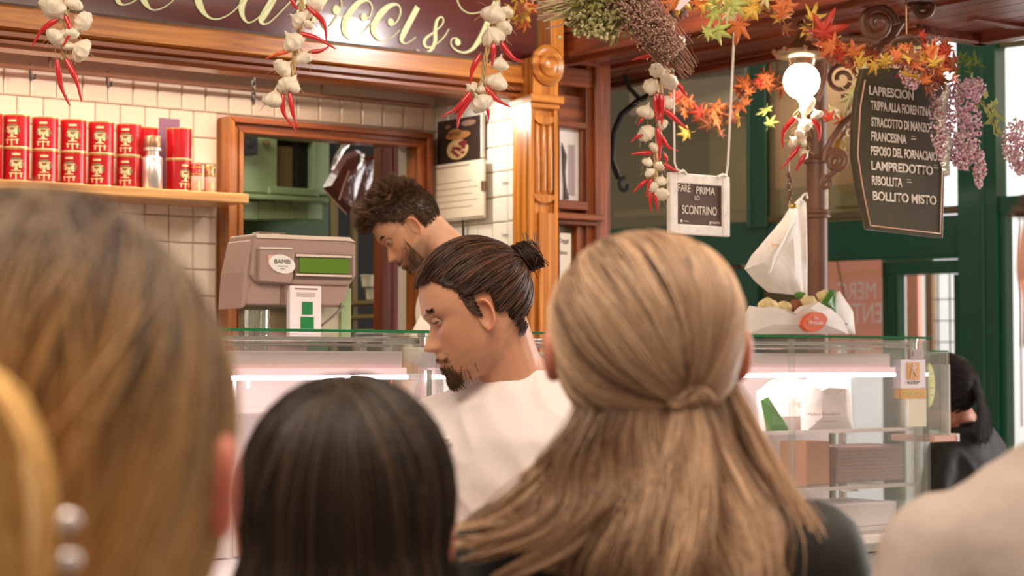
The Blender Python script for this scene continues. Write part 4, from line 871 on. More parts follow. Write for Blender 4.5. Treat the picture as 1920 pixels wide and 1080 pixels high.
# ------------------------------------------------------------------ blackboards
def board_small():
    nb_ = 3.75; c0 = PN(1257, 384, nb_); c1 = PN(1369, 384, nb_); z1_ = PN(1312, 327, nb_).z; z0_ = PN(1312, 441, nb_).z
    W_ = c1.x - c0.x; H_ = z1_ - z0_; t = thing('small_chalkboard', 'small chalkboard in whitewashed frame hanging on two white cords', 'sign', UN(c0.x, nb_, z0_)); f = W_ * .125
    MB().box(f * .8, W_ - f * .8, .006, .012, f * .8, H_ - f * .8).build('panel', 'board', t, False)
    for b in ((0, f, 0, H_), (W_ - f, W_, 0, H_)): bevel(MB().box(b[0], b[1], 0, .016, b[2], b[3]).build('frame_side', 'whitewood', t, False), .003)
    for b in ((f, W_ - f, 0, f), (f, W_ - f, H_ - f, H_)): bevel(MB().box(b[0], b[1], .001, .015, b[2], b[3]).build('frame_side', 'whitewood', t, False), .003)
    T = lambda s, x0, x1, y0, y1: text(s, 'chalk', t, W_ * x0, W_ * x1, H_ * y0, H_ * y1, .0045, 'chalk_writing')
    T('FARE', .15, .35, .70, .82); T('PRIMA', .45, .76, .68, .80); T('LO', .42, .50, .58, .65); T('SCONTRINO', .21, .79, .34, .48); T('grazie', .66, .84, .19, .25)
    MB().ball((W_ * .20, .005, H_ * .22), (.004, .001, .004), 8, 6).box(W_ * .24, W_ * .32, .0045, .0052, H_ * .215, H_ * .225).build('chalk_mark', 'chalk', t)
    a = Vector(((PN(1262, 150, nb_)).x - c0.x, 0, 2.44 - z0_)); b = Vector(((PN(1384, 60, nb_ - .05)).x - c0.x, -.04, 2.44 - z0_))
    MB().tube([(W_ * .22, .0, H_ + .002), (W_ * .10, -.002, H_ + .008), (W_ * .06, -.002, H_ + .025), a], [.0028] * 4, 6).tube([(W_ * .12, 0, H_), (W_ * .2, -.004, H_ + .006), (W_ * .26, 0, H_ - .002)], .004, 6).build('cord', 'string', t)
    MB().tube([(W_ * .80, .0, H_ - .006), (W_ * .93, -.002, H_ + .006), (W_ * .955, -.002, H_ + .03), b], [.0028, .003, .0034, .004], 6).tube([(W_ * .78, 0, H_ - .004), (W_ * .86, -.004, H_ + .004), (W_ * .94, 0, H_ + .002)], .004, 6).build('cord', 'string', t)
board_small()
def board_big():
    n = 3.3; t = thing('menu_chalkboard', 'tall dark green menu board lettered in chalk under the autumn leaves', 'sign', UN(0, 0, 0))
    pts = ((1618, 128), (1608, 170), (1602, 220), (1600, 290), (1610, 355), (1627, 430), (1768, 447), (1771, 340), (1774, 260), (1770, 180), (1758, 128)); P = [pp(*q_, n) for q_ in pts]
    bevel(MB().prism(P, n, n + .014).build('board', 'board_g', t, False), .002)
    bd = [PN(*q_, n - .001) for q_ in ((1622, 150), (1613, 200), (1608, 290), (1618, 355), (1632, 423), (1763, 438), (1766, 340), (1768, 260))]
    MB().tube(bd, .0022, 5).build('painted_border', 'salmon', t)
    rows = ((169, 1629, 1712, 'LAPRESCION'), (197, 1632, 1744, 'TRIPPA ALLA FIORENTINA'), (228, 1633, 1742, 'STRACOTTO DI MANZO'), (255, 1633, 1699, 'FRANCESINA'), (282, 1632, 1756, 'PEPOSO DEL FORNACIAIO'), (310, 1633, 1748, 'LAMPREDOTTO'), (338, 1634, 1691, 'RIBOLLITA'), (367, 1636, 1755, 'BOLLITO MISTO'))
    for py, x0, x1, s_ in rows:
        a = PN(x0, py, n); b = PN(x1, py, n); text(s_, 'chalk', t, a.x, b.x, a.z - .012, a.z + .012, n - .0012, 'menu_line', bold=.028)
    for py, x0 in ((232, 1745), (259, 1708), (286, 1752), (313, 1750), (340, 1700)): a = PN(x0, py, n); MB().box(a.x, a.x + .018, n - .0012, n - .0004, a.z - .003, a.z - .001).box(a.x, a.x + .014, n - .0012, n - .0004, a.z + .004, a.z + .0055).build('price_mark', 'chalk', t, False)
    MB().tube([PN(*q_, n) for q_ in ((1640, 128), (1655, 95), (1680, 70), (1705, 64), (1726, 80), (1742, 110), (1748, 128))], .003, 6).tube([PN(1700, 64, n), PN(1700, 64, n) + Vector((0, 0, .08)), Vector((PN(1700, 64, n).x, n, 2.45))], .0025, 6).build('hanging_wire', 'copper', t)
board_big()
# ------------------------------------------------------------------ lamp
lp = AT(1503, 152, 5.2); lt = thing('hanging_lamp', 'glowing round lamp under a bronze gallery by the iron pole', 'lamp', lp, 0)
MB().ball((0, 0, 0), .050, 24, 16).build('globe', 'bulb', lt, label='bright glass globe')
MB().lathe([(.036, .043), (.039, .058), (.068, .064), (.076, .072), (.073, .080), (.066, .078), (.048, .088), (.028, .104), (.016, .116), (.012, .130), (.008, .14)], 24, cap=False).build('gallery', 'bronze', lt)
for i in range(8): a = 2 * PI * i / 8; MB().ball((.073 * math.cos(a), .073 * math.sin(a), .080), (.008, .008, .009), 8, 6).build('finial', 'bronze', lt)
MB().tube([(0, 0, .12), (0, 0, 2.45 - lp.z)], .008, 10).ball((0, 0, .15), .014, 12, 8).build('hanging_rod', 'iron', lt)
point('lamp_light', lp + Vector((0, 0, -.065)), .03, 6.0, (1, .85, .65))
# ------------------------------------------------------------------ iron pole and scrolls
pt = AT(1532, 400, 5.75); ip = thing('iron_pole', 'round brown iron pole with scroll brackets behind the paper bag', 'pole', Vector((pt.x, pt.y, 0)), 0)
MB().tube([(0, 0, 0), (0, 0, 2.428)], .031, 20).build('shaft', 'iron', ip)
for z_ in (AT(1532, 402, 5.75).z, AT(1532, 300, 5.75).z): MB().lathe([(.031, z_ - .012), (.040, z_ - .010), (.040, z_ - .003), (.036, z_), (.040, z_ + .004), (.036, z_ + .012), (.031, z_ + .014)], 20).build('collar', 'iron', ip)
MB().lathe([(.05, 0), (.05, .02), (.045, .05), (.033, .09)], 24).build('foot', 'iron', ip)
def spiral(cx, cy, r0, r1, a0, turns, t_=5.62, seg=26, tail=()):
    L_ = [AT(x, y, t_) for x, y in tail]
    for i in range(seg + 1):
        f = i / seg; a = a0 + turns * 2 * PI * f; r_ = r0 + (r1 - r0) * f; L_.append(AT(cx + r_ * math.cos(a), cy - r_ * math.sin(a), t_))
    o = ip.location; return [p - o for p in L_]
def scroll(L_, w_=.010):
    L_ = [Vector((p.x, p.y, min(p.z, 2.438))) for p in L_]
    MB().tube(L_, [w_ * (.8 + .2 * math.sin(i)) if 0 else w_ for i in range(len(L_))], 8).build('scroll', 'iron', ip)
scroll(spiral(1578, 148, 34, 8, -PI / 2, 1.8), .007); scroll(spiral(1568, 302, 22, 5, PI, -1.8, tail=((1602, 214), (1580, 232), (1560, 262), (1548, 285))), .010)
scroll(spiral(1550, 343, 12, 4, PI / 2, 1.4, tail=((1566, 322), (1556, 330))), .007); scroll([AT(x, y, 5.6) - ip.location for x, y in ((1600, 215), (1635, 190), (1660, 172), (1690, 160))], .009)
scroll(spiral(1645, 45, 36, 8, 0, 1.7, 5.0), .010); scroll([AT(x, y, 5.2) - ip.location for x, y in ((1622, 112), (1655, 88), (1675, 60), (1690, 25), (1702, -8))], .015)
scroll(spiral(1728, 14, 24, 8, PI, -1.5, 5.0), .011); scroll([AT(x, y, 5.5) - ip.location for x, y in ((1532, 190), (1545, 150), (1550, 110), (1540, 60), (1530, 20))], .008)
scroll([AT(x, y, 5.5) - ip.location for x, y in ((1500, 30), (1560, 18), (1620, 20), (1680, 8))], .010)
MB().tube([Vector(AT(1551, 355, 5.6) - ip.location), Vector(AT(1551, 392, 5.6) - ip.location)], .003, 6).build('drop_rod', 'string', ip)
# ------------------------------------------------------------------ garlic and chilli strings
gprof = [(.004, 1.0), (.05, .98), (.10, .80), (.16, .62), (.34, .46), (.72, .22), (.97, -.12), (1.0, -.38), (.90, -.62), (.62, -.80), (.30, -.86), (.20, -.92), (.05, -.93)]
gm = MB().lathe([(r_, z) for r_, z in gprof], 36, lobes=9, la=.07).build('x', 'garlic'); gmesh = gm.data; bpy.data.objects.remove(gm)
def braid(label, t_, bulbs, chil, spine, top=2.62, orange=False):
    root = AT(spine[0][0], spine[0][1], t_); R_ = thing('garlic_braid', label, 'garlic string', root, 0); s_ = t_ / FPX
    n_ = 0
    for x, y, r_ in bulbs:
        o = bpy.data.objects.new('garlic_bulb', gmesh); COL.objects.link(o); o.parent = R_
        o.location = AT(x, y, t_ + random.uniform(-.02, .01)) - root; r_ *= s_ * 1.16
        o.scale = (r_, r_, r_ * .95); o.rotation_euler = (random.uniform(-.9, .9), random.uniform(-.9, .9), random.uniform(0, 6))
    for c_ in chil:
        m_ = 'chilli_o' if c_[-1] == 'o' else 'chilli'; w_ = c_[-1] if c_[-1] != 'o' else 8; pts = catmull([(*q_, 0) for q_ in (c_[:-1])] if len(c_) > 3 else [(*c_[0], 0), ((c_[0][0] + c_[1][0]) / 2, (c_[0][1] + c_[1][1]) / 2, 0), (*c_[1], 0)], 5)
        dt = random.uniform(-.03, -.012); L_ = [AT(q_[0], q_[1], t_ + dt) - root for q_ in pts]; k = len(L_)
        rad = [w_ * .5 * s_ * (.45 + .55 * math.sin(PI * min(1, (i / (k - 1)) * 1.15 + .22)) if i < k - 2 else .35 * (1 - (i - k + 2) * .6)) for i in range(k)]
        cp_ = MB().tube(L_, rad, 9).build('chilli_pepper', m_, R_); d_ = (L_[0] - L_[1]).normalized()
        MB().tube([L_[0] + d_ * .001, L_[0] + d_ * .008], [rad[0] * .9, .0012], 6).build('chilli_stem', 'stem_g', cp_)
    sp = [AT(x, y, t_ + .008) - root for x, y in spine]; sp = [Vector((sp[0].x, sp[0].y, top - root.z))] + sp; mb = MB()
    for ph in (0, 2.1, 4.2):
        C = catmull([tuple(p) for p in sp], 8); mb.tube([Vector(p) + Vector((math.cos(i * .8 + ph), math.sin(i * .8 + ph), 0)) * .004 for i, p in enumerate(C)], .0032, 5)
    mb.build('plaited_stalks', 'stalk', R_); P = []
    for x, y, r_ in bulbs:
        for k in range(7):
            d_ = Vector((random.uniform(-1, 1), random.uniform(-1, .3), random.uniform(-1, .6))).normalized(); c_ = AT(x, y, t_) - root; P.append([tuple(c_ + d_ * r_ * s_ * (.9 + .35 * j) + Vector((0, 0, -.001 * j * j))) for j in range(4)])
    tubes('dry_roots', P, .0005, None, 'stalk', R_, stuff=True)
braid('garlic and chilli string hanging at the far left over the tins', 4.05, ((106, 13, 23), (152, 38, 18), (108, 67, 17), (133, 60, 13), (148, 92, 20), (140, 4, 15), (88, 0, 14), (128, 84, 10)),
 (((107, 37), (80, 55), (59, 88), 11), ((123, 30), (131, 60), (117, 88), 10), ((107, 113), (114, 160), (131, 199), 12), ((124, 112), (143, 150), (153, 191), 12)), ((122, -40), (125, 30), (120, 70), (118, 112)))
braid('garlic and chilli string covering the sign lettering, left of the bright reflection', 4.4, ((557, 35, 15), (547, 75, 20), (567, 105, 15), (533, 125, 17), (547, 155, 17), (536, 156, 16), (515, 183, 19), (590, 8, 14), (575, 25, 10), (580, 45, 9)),
 (((577, 13), (607, 43), (612, 78), 11), ((563, 63), (597, 73), (630, 92), 11), ((583, 97), (602, 95), (618, 86), 9), ((540, 97), (518, 102), (498, 110), 'o'), ((530, 178), (532, 212), (556, 246), 10), ((543, 175), (549, 212), (558, 242), 10), ((546, -5), (552, 10), (560, 18), 9), ((530, 118), (528, 128), (530, 140), 7)), ((565, -40), (565, 30), (555, 90), (545, 150), (532, 178)))
braid('garlic and chilli string hanging before the right end of the sign', 4.72, ((927, 23, 21), (923, 64, 21), (948, 48, 14), (937, 117, 15), (932, 150, 19), (900, 190, 19), (882, 163, 11), (950, 20, 12), (905, 165, 10)),
 (((940, 80), (960, 107), (983, 117), 11), ((925, 82), (925, 102), (922, 124), 12), ((900, 103), (886, 130), (882, 158), 12), ((910, 163), (932, 187), (958, 201), 11), ((882, 173), (860, 200), (828, 219), 12), ((884, 180), (863, 213), (857, 241), 12), ((913, 200), (916, 215), (915, 232), 7), ((884, 178), (870, 200), (850, 215), 10)), ((935, -40), (930, 40), (912, 100), (905, 150), (895, 180)))
braid('long garlic and chilli string left of the small chalkboard', 5.02, ((1272, 75, 11), (1260, 90, 13), (1271, 111, 13), (1232, 130, 13), (1257, 150, 15), (1225, 160, 16), (1252, 190, 13), (1212, 207, 15), (1210, 247, 15), (1240, 232, 10), (1215, 302, 9), (1217, 322, 9), (1237, 310, 9), (1240, 337, 10), (1225, 350, 9), (1241, 362, 12), (1228, 275, 9), (1248, 128, 10)),
 (((1220, 105), (1200, 108), (1185, 113), 8), ((1247, 112), (1262, 125), (1276, 142), 9), ((1268, 152), (1280, 170), (1292, 186), 8), ((1232, 176), (1236, 205), (1234, 234), 11), ((1240, 178), (1242, 205), (1240, 236), 11), ((1228, 180), (1229, 205), (1230, 228), 9), ((1247, 206), (1268, 225), (1290, 243), 12), ((1234, 240), (1237, 272), (1236, 302), 12), ((1242, 256), (1252, 275), (1272, 283), 8), ((1246, 308), (1258, 316), (1273, 322), 10), ((1222, 287), (1200, 287), (1183, 289), 9), ((1206, 222), (1200, 228), (1196, 236), 7), ((1202, 254), (1192, 258), (1183, 267), 7), ((1213, 338), (1200, 348), (1187, 361), 9), ((1222, 336), (1216, 350), (1211, 368), 8), ((1219, 360), (1219, 380), (1222, 397), 8), ((1228, 362), (1230, 380), (1234, 396), 8), ((1245, 288), (1250, 300), (1248, 306), 7)), ((1262, 40), (1256, 100), (1240, 160), (1236, 230), (1230, 290), (1230, 340)), top=2.44)
braid('garlic and chilli string glowing right under the round lamp', 5.2, ((1511, 197, 16), (1507, 234, 14), (1531, 213, 10), (1487, 264, 11), (1505, 263, 10), (1509, 287, 10), (1500, 250, 8)),
 (((1490, 222), (1469, 247), (1468, 277), 11), ((1524, 222), (1536, 242), (1536, 266), 11), ((1499, 275), (1482, 296), (1464, 317), 10), ((1510, 291), (1500, 306), (1492, 321), 10)), ((1508, 180), (1508, 230), (1500, 275)), top=lp.z - .05)
t = thing('bead_chain', 'thin chain with dark beads holding the hanging paper bag', 'chain', AT(1480, 318, 5.2), 0)
MB().tube([(0, 0, .04), (0, 0, -.10)], .0015, 6).build('wire', 'string', t)
for i, py in enumerate((328, 338, 350, 362, 372)): MB().ball(AT(1479 + (i % 2) * 3, py, 5.2) - t.location, (.0065, .0065, .008), 10, 7).build('bead', 'iron', t)
MB().ball(AT(1486, 386, 5.2) - t.location, (.013, .010, .008), 12, 8).build('clip', 'gold', t, label='yellow clip')
# ------------------------------------------------------------------ autumn garlands
def leaf_mesh(kind, seed):
    rnd = random.Random(seed); tips = [(90, 1), (38, .86), (142, .86), (-12, .62), (192, .62), (-50, .34), (230, .34)]; tips.sort(); pts = []
    for i, (a, r_) in enumerate(tips):
        a0 = math.radians(a); r_ *= rnd.uniform(.9, 1.1)
        pts += [((a0 - .24), r_ * .55), (a0 - .15, r_ * .74), (a0, r_), (a0 + .15, r_ * .72), (a0 + .24, r_ * .55)]
        if i < len(tips) - 1: pts.append((math.radians((a + tips[i + 1][0]) / 2), .36))
    pts.append((math.radians(-90), .10)); vs = [(0, 0, 0)]; 
    for a, r_ in pts: vs.append((r_ * math.cos(a), -.28 * r_ * r_ + .10 * rnd.uniform(-1, 1) * r_, r_ * math.sin(a)))
    n = len(pts); fs = [(0, 1 + i, 1 + (i + 1) % n) for i in range(n)]
    mb = MB().add(vs, fs); mb.tube([(0, .005, -.05), (0, .0, -.45), (.05, .05, -.7)], .018, 4)
    o = mb.build('x', kind); sm = o.modifiers.new('s', 'SOLIDIFY'); sm.thickness = .02; dg = bpy.context.evaluated_depsgraph_get(); me = bpy.data.meshes.new_from_object(o.evaluated_get(dg)); bpy.data.objects.remove(o); return me
LEAF = {k: [leaf_mesh(k, i) for i in range(2)] for k in ('l1', 'l2', 'l3', 'l4', 'l5', 'l6')}
def garland(label, path, n, spread, kinds, size, extra=(), twig=True):
    root = AT(*path[0]); G_ = thing('leaf_garland', label, 'garland', root, 0); C = catmull(path, 8)
    if twig: MB().tube([AT(*p) - root for p in C], .003, 5).build('vine', 'twig', G_)
    def put(px, py, t_, sz, k, roll=None):
        o = bpy.data.objects.new('leaf', random.choice(LEAF[k])); COL.objects.link(o); o.parent = G_; o.location = AT(px, py, t_) - root
        sz *= 1.4; o.scale = (sz, sz, sz); o.rotation_euler = (random.uniform(-.7, .7), random.uniform(0, 2 * PI) if roll is None else roll, random.uniform(-.7, .7))
    for i in range(n):
        p = C[int(random.random() * (len(C) - 1))]; put(p[0] + random.gauss(0, spread), p[1] + random.gauss(0, spread * .8), p[2] + random.uniform(-.05, .06), random.uniform(*size), random.choice(kinds))
    for e_ in extra: put(*e_)
    return G_
garland('brown orange leaf garland sagging behind the white cords', ((1262, 175, 5.5), (1290, 205, 5.5), (1330, 218, 5.5), (1375, 195, 5.5), (1410, 160, 5.5), (1445, 150, 5.5), (1470, 165, 5.5)), 40, 9, ['l1', 'l4', 'l4', 'l1', 'l2'], (.020, .034), ((1288, 250, 5.4, .026, 'l3'), (1345, 225, 5.4, .03, 'l1'), (1330, 235, 5.4, .03, 'l4'), (1384, 225, 5.4, .026, 'l3'), (1437, 205, 5.4, .028, 'l5', 3), (1443, 232, 5.4, .024, 'l5'), (1350, 250, 5.4, .02, 'l4')))
garland('yellow green leaf garland along the top edge above the small chalkboard', ((1255, -25, 5.0), (1290, -8, 5.0), (1340, 8, 5.0), (1390, 14, 5.0), (1430, 4, 5.0), (1480, 20, 5.0)), 50, 10, ['l5', 'l3', 'l1', 'l6', 'l4'], (.022, .036), ((1385, 48, 4.95, .042, 'l1', PI + .2), (1345, 58, 4.95, .034, 'l5', 2.0), (1325, 62, 4.95, .028, 'l5', 1.2), (1365, 25, 4.95, .036, 'l6'), (1410, 15, 4.95, .036, 'l3'), (1375, 10, 4.95, .034, 'l5'), (1465, 28, 4.95, .03, 'l1'), (1275, 0, 4.95, .04, 'l3'), (1262, 6, 4.95, .034, 'l1'), (1300, -2, 4.95, .03, 'l1')))
garland('orange and yellow leaf garland hanging above the tall menu board', ((1500, 45, 5.05), (1540, 60, 5.05), (1570, 95, 5.05), (1600, 115, 5.05), (1640, 122, 5.05), (1690, 118, 4.75), (1730, 125, 4.7), (1750, 110, 4.7)), 62, 12, ['l1', 'l1', 'l2', 'l3', 'l4', 'l4'], (.020, .036), ((1545, 62, 4.98, .055, 'l2', .3), (1525, 35, 4.98, .036, 'l3'), (1560, 85, 4.98, .04, 'l1'), (1600, 100, 4.98, .035, 'l1'), (1612, 118, 4.98, .03, 'l3'), (1605, 160, 4.9, .042, 'l6', 2.2), (1595, 182, 4.9, .04, 'l6', 2.6), (1615, 145, 4.9, .036, 'l6', 1.2), (1660, 118, 4.7, .024, 'l3'), (1640, 122, 4.7, .024, 'l3'), (1680, 105, 4.7, .028, 'l1'), (1720, 148, 4.7, .024, 'l3'), (1700, 140, 4.7, .022, 'l3'), (1735, 152, 4.7, .024, 'l1'), (1562, 205, 5.5, .03, 'l6'), (1556, 222, 5.5, .028, 'l2')))
garland('small cluster of yellow leaves inside the iron scroll of the pole', ((1590, 225, 5.68), (1585, 245, 5.68), (1575, 265, 5.68)), 8, 7, ['l3', 'l1', 'l6'], (.018, .028), ((1572, 270, 5.68, .03, 'l3'), (1580, 285, 5.68, .02, 'l6')))
garland('short spray of yellow and orange leaves beside the sign end garlic', ((985, -20, 4.85), (982, 10, 4.85), (975, 35, 4.85)), 12, 10, ['l3', 'l1', 'l4', 'l3'], (.020, .032), ((985, 42, 4.85, .024, 'l1', PI), (968, 25, 4.85, .03, 'l3')))
garland('reddish leaf mass between the menu board and the lilac blossom', ((1690, 95, 4.8), (1740, 95, 4.8), (1770, 110, 4.8), (1755, 150, 4.8), (1720, 120, 4.8)), 60, 13, ['l4', 'l1', 'l4', 'l2'], (.016, .026), ())
# dried bunches and blossom, each one a bundle nobody could count
def bundle(name, label, cat, a, b, t_, n, w0, w1, r0, r1, mats, hang_top=True, curl=.01, part='stems', S=7):
    A = AT(*a, t_); B = AT(*b, t_); T_ = thing(name, label, cat, A, 0); s_ = t_ / FPX; ax = (B - A); sd = Vector((ax.z, 0, -ax.x)).normalized()
    for mi, (m_, frac) in enumerate(mats):
        k = int(n * frac); P = np.zeros((k, S, 3))
        for i in range(k):
            o0 = random.gauss(0, .5); o1 = o0 * .6 + random.gauss(0, .4); dy0 = random.gauss(0, .4); f0 = random.uniform(-.05, .3); f1 = random.uniform(.75, 1.08)
            for j in range(S):
                f = f0 + (f1 - f0) * j / (S - 1); ww = (w0 + (w1 - w0) * f) * s_
                p = ax * f + sd * ww * (o0 + (o1 - o0) * f) + Vector((0, 1, 0)) * ww * dy0 * .6 + Vector((random.uniform(-1, 1), 0, random.uniform(-1, 1))) * curl * .15
                P[i, j] = p
        R_ = np.linspace(r0, r1, S)[None, :].repeat(k, 0); tubes(part if mi == 0 else part + '_tips', P, R_, None, m_, T_, sides=4, stuff=True)
    return T_
bundle('wheat_bunch', 'green gold wheat bunch at the top beside the oak post', 'bunch', (1150, -30), (1108, 62), 4.9, 300, 34, 48, .0046, .0020, (('wheat', .72), ('wheat_l', .28)))
WB = bpy.data.objects['wheat_bunch']
T_ = bundle('straw_bunch', 'pale cut straw ends pointing left at the top edge', 'bunch', (1120, -5), (1008, 18), 4.95, 60, 30, 28, .0022, .0026, (('wheat_l', .5), ('dried2', .5)))
def blobs(name, pts, r_, m_, parent):
    P = np.array([[tuple(Vector(p) + Vector((random.uniform(-1, 1), random.uniform(-1, 1), random.uniform(-1, 1))).normalized() * r_ * d_) for d_ in (-.9, 0, .9)] for p in pts]); R_ = np.tile(np.array([[r_ * .25, r_ * .75, r_ * .3]]), (len(pts), 1)); return tubes(name, P, R_, None, m_, parent, sides=5, stuff=True)
T_ = bundle('dried_flower_bunch', 'brown dried flower bunch slanting down onto the long garlic string', 'bunch', (1150, -40), (1285, 128), 4.88, 200, 60, 26, .0011, .0011, (('dried', .6), ('twig', .4)))
ax0 = AT(1150, -20, 4.88); ax1 = AT(1270, 105, 4.88)
def seedpts(n, w0, w1): 
    out = []
    for i in range(n):
        f = random.random(); w_ = (w0 + (w1 - w0) * f) * 4.88 / FPX; p = ax0.lerp(ax1, f) + Vector((.7, 0, .7)) * random.gauss(0, w_ * .4) + Vector((0, random.uniform(-.05, .03), 0)); out.append(p - T_.location)
    return out
blobs('seed_heads', seedpts(1500, 62, 26), .0034, 'dried2', T_); blobs('dark_seed_heads', seedpts(1300, 66, 28), .0036, 'dried', T_)
bundle('dark_twig_bunch', 'dark purple twigs behind the dried flowers at the top', 'bunch', (1240, -30), (1285, 30), 5.0, 60, 50, 20, .0012, .0012, (('twig', 1), ))
t = thing('folded_paper', 'white and orange folded paper at the top edge above the long garlic string', 'paper', AT(1275, 8, 4.93), 0); mb = MB(); d = lambda x, y, z=0: AT(x, y, 4.93 + z) - t.location
mb.add([d(1266, 18), d(1278, -6), d(1300, -20), d(1295, 0), d(1274, 20), d(1266, 18, .006), d(1278, -6, .006), d(1300, -20, .006), d(1295, 0, .006), d(1274, 20, .006)], [(0, 1, 2, 3, 4), (9, 8, 7, 6, 5)] + [((i + 1) % 5, i, 5 + i, 5 + (i + 1) % 5) for i in range(5)]); mb.build('sheet', 'pwhite', t, False)
blobs('ears', [AT(random.gauss(1118, 26), random.uniform(-5, 62) + random.gauss(0, 6), 4.86 + random.uniform(-.03, .05)) - WB.location for _ in range(260)], .0085, 'wheat', WB); blobs('pale_ears', [AT(random.gauss(1112, 24), random.uniform(20, 72), 4.85) - WB.location for _ in range(90)], .0075, 'wheat_l', WB)
def wisteria(label, px, y0, y1, w_, t_, n, tilt=0):
    T_ = thing('wisteria_cluster', label, 'blossom', AT(px, y0, t_), 0); s_ = t_ / FPX; A = []; B = []
    for i in range(int(n * 1.7)):
        f = random.random() ** .8; ww = w_ * math.sin(PI * min(.97, f * .85 + .12)) ** .7; a = random.uniform(0, 2 * PI); rr = math.sqrt(random.random())
        p = AT(px + tilt * f + ww * rr * math.cos(a), y0 + (y1 - y0) * f + random.uniform(-4, 4), t_ + rr * math.sin(a) * ww * s_) - T_.location; (A if random.random() < .6 else B).append(p)
    blobs('florets', A, .0052, 'wist', T_); blobs('pale_florets', B, .0050, 'wist2', T_)
    MB().tube([Vector((0, 0, .012)), Vector((0, 0, 0)), AT(px + tilt, y1, t_) - T_.location], .0018, 5).build('stalk', 'ivy', T_); return T_
wisteria('large lilac wisteria cluster hanging at the right of the menu board', 1795, 150, 318, 44, 4.9, 620, 10); wisteria('thin lilac wisteria tail below the large cluster', 1836, 280, 350, 14, 4.92, 110, 0)
wisteria('lilac wisteria cluster cut by the right picture edge', 1905, 228, 325, 30, 4.9, 300, 8); wisteria('dusky pink blossom in the leaves above the menu board', 1715, 95, 165, 30, 4.72, 170, -5); wisteria('small lilac blossom on top of the large wisteria', 1822, 145, 185, 22, 4.95, 110, 10); wisteria('lilac wisteria strand over the right board edge', 1752, 170, 300, 16, 4.85, 130, 12)
t = thing('foil_ribbon', 'crumpled silver foil ribbon between the menu board and wisteria', 'ribbon', AT(1775, 160, 4.9), 0); MB().tube([AT(x, y, 4.86) - t.location for x, y in ((1778, 160), (1770, 185), (1762, 205), (1768, 235), (1776, 262), (1770, 300), (1776, 330))], [.006, .012, .016, .009, .012, .014, .008], 7, flat=.4).build('ribbon', 'foil', t)
def sprig(name, label, pts, t_, m_, n, L_, w_):
    T_ = thing(name, label, 'foliage', AT(*pts[0], t_), 0); C = catmull([(x, y, 0) for x, y in pts], 5); MB().tube([AT(p[0], p[1], t_) - T_.location for p in C], .0015, 5).build('stem', 'twig', T_)
    for i in range(n):
        p = C[int(i / n * (len(C) - 1))]; a = random.uniform(0, 2 * PI); c_ = AT(p[0] + random.gauss(0, 6), p[1] + random.gauss(0, 6), t_) - T_.location; dd = Vector((math.cos(a), random.uniform(-.4, .4), math.sin(a))); sd = Vector((-dd.z, .3, dd.x)).normalized()
        vs = [c_, c_ + dd * L_ * .4 + sd * w_, c_ + dd * L_, c_ + dd * L_ * .4 - sd * w_]; up = Vector((0, .0012, 0)); MB().add(vs + [v + up for v in vs], [(0, 1, 2, 3), (7, 6, 5, 4), (1, 0, 4, 5), (2, 1, 5, 6), (3, 2, 6, 7), (0, 3, 7, 4)]).build('leaf', m_, T_, False)
sprig('fern_sprig', 'dark green fern sprig above the large wisteria', ((1795, 120), (1815, 115), (1835, 125)), 4.95, 'fern', 26, .03, .004)
sprig('ivy_sprig', 'pale green ivy leaves between the two wisteria clusters', ((1840, 190), (1856, 205), (1862, 225), (1868, 250)), 4.93, 'ivy', 22, .026, .007)
# ================================================================== people
def evalmesh(o):
    dg = bpy.context.evaluated_depsgraph_get(); me = bpy.data.meshes.new_from_object(o.evaluated_get(dg)); return me
ZC = [.118, .112, .10, .09, .07, .05, .03, .018, .008, 0, -.008, -.02, -.032, -.040, -.046, -.050, -.053, -.060, -.066, -.072, -.0745, -.077, -.082, -.088, -.092, -.100, -.108, -.115, -.121, -.126]
YC = [.0, .035, .060, .070, .083, .091, .095, .098, .094, .089, .092, .102, .113, .120, .117, .106, .099, .100, .104, .101, .0965, .1005, .102, .096, .093, .097, .097, .090, .072, .045]
ZS = [.118, .112, .10, .09, .07, .05, .03, .018, .008, 0, -.01, -.02, -.04, -.06, -.08, -.10, -.115, -.126]
YS_ = [.0, .035, .060, .070, .082, .089, .092, .094, .087, .080, .083, .086, .087, .087, .085, .083, .075, .04]
ZW = [.118, .112, .10, .09, .07, .05, .03, 0, -.03, -.05, -.07, -.09, -.105, -.115, -.122, -.126]
WW = [.0, .034, .055, .063, .072, .077, .079, .077, .071, .067, .062, .053, .042, .030, .018, .008]
ZB = [.118, .112, .10, .09, .07, .05, .02, 0, -.03, -.05, -.07, -.09, -.11, -.126]
YB = [0, -.040, -.062, -.077, -.092, -.100, -.104, -.101, -.090, -.076, -.058, -.040, -.022, 0]
def ip_(z, Z, V): return float(np.interp(z, Z[::-1], V[::-1]))
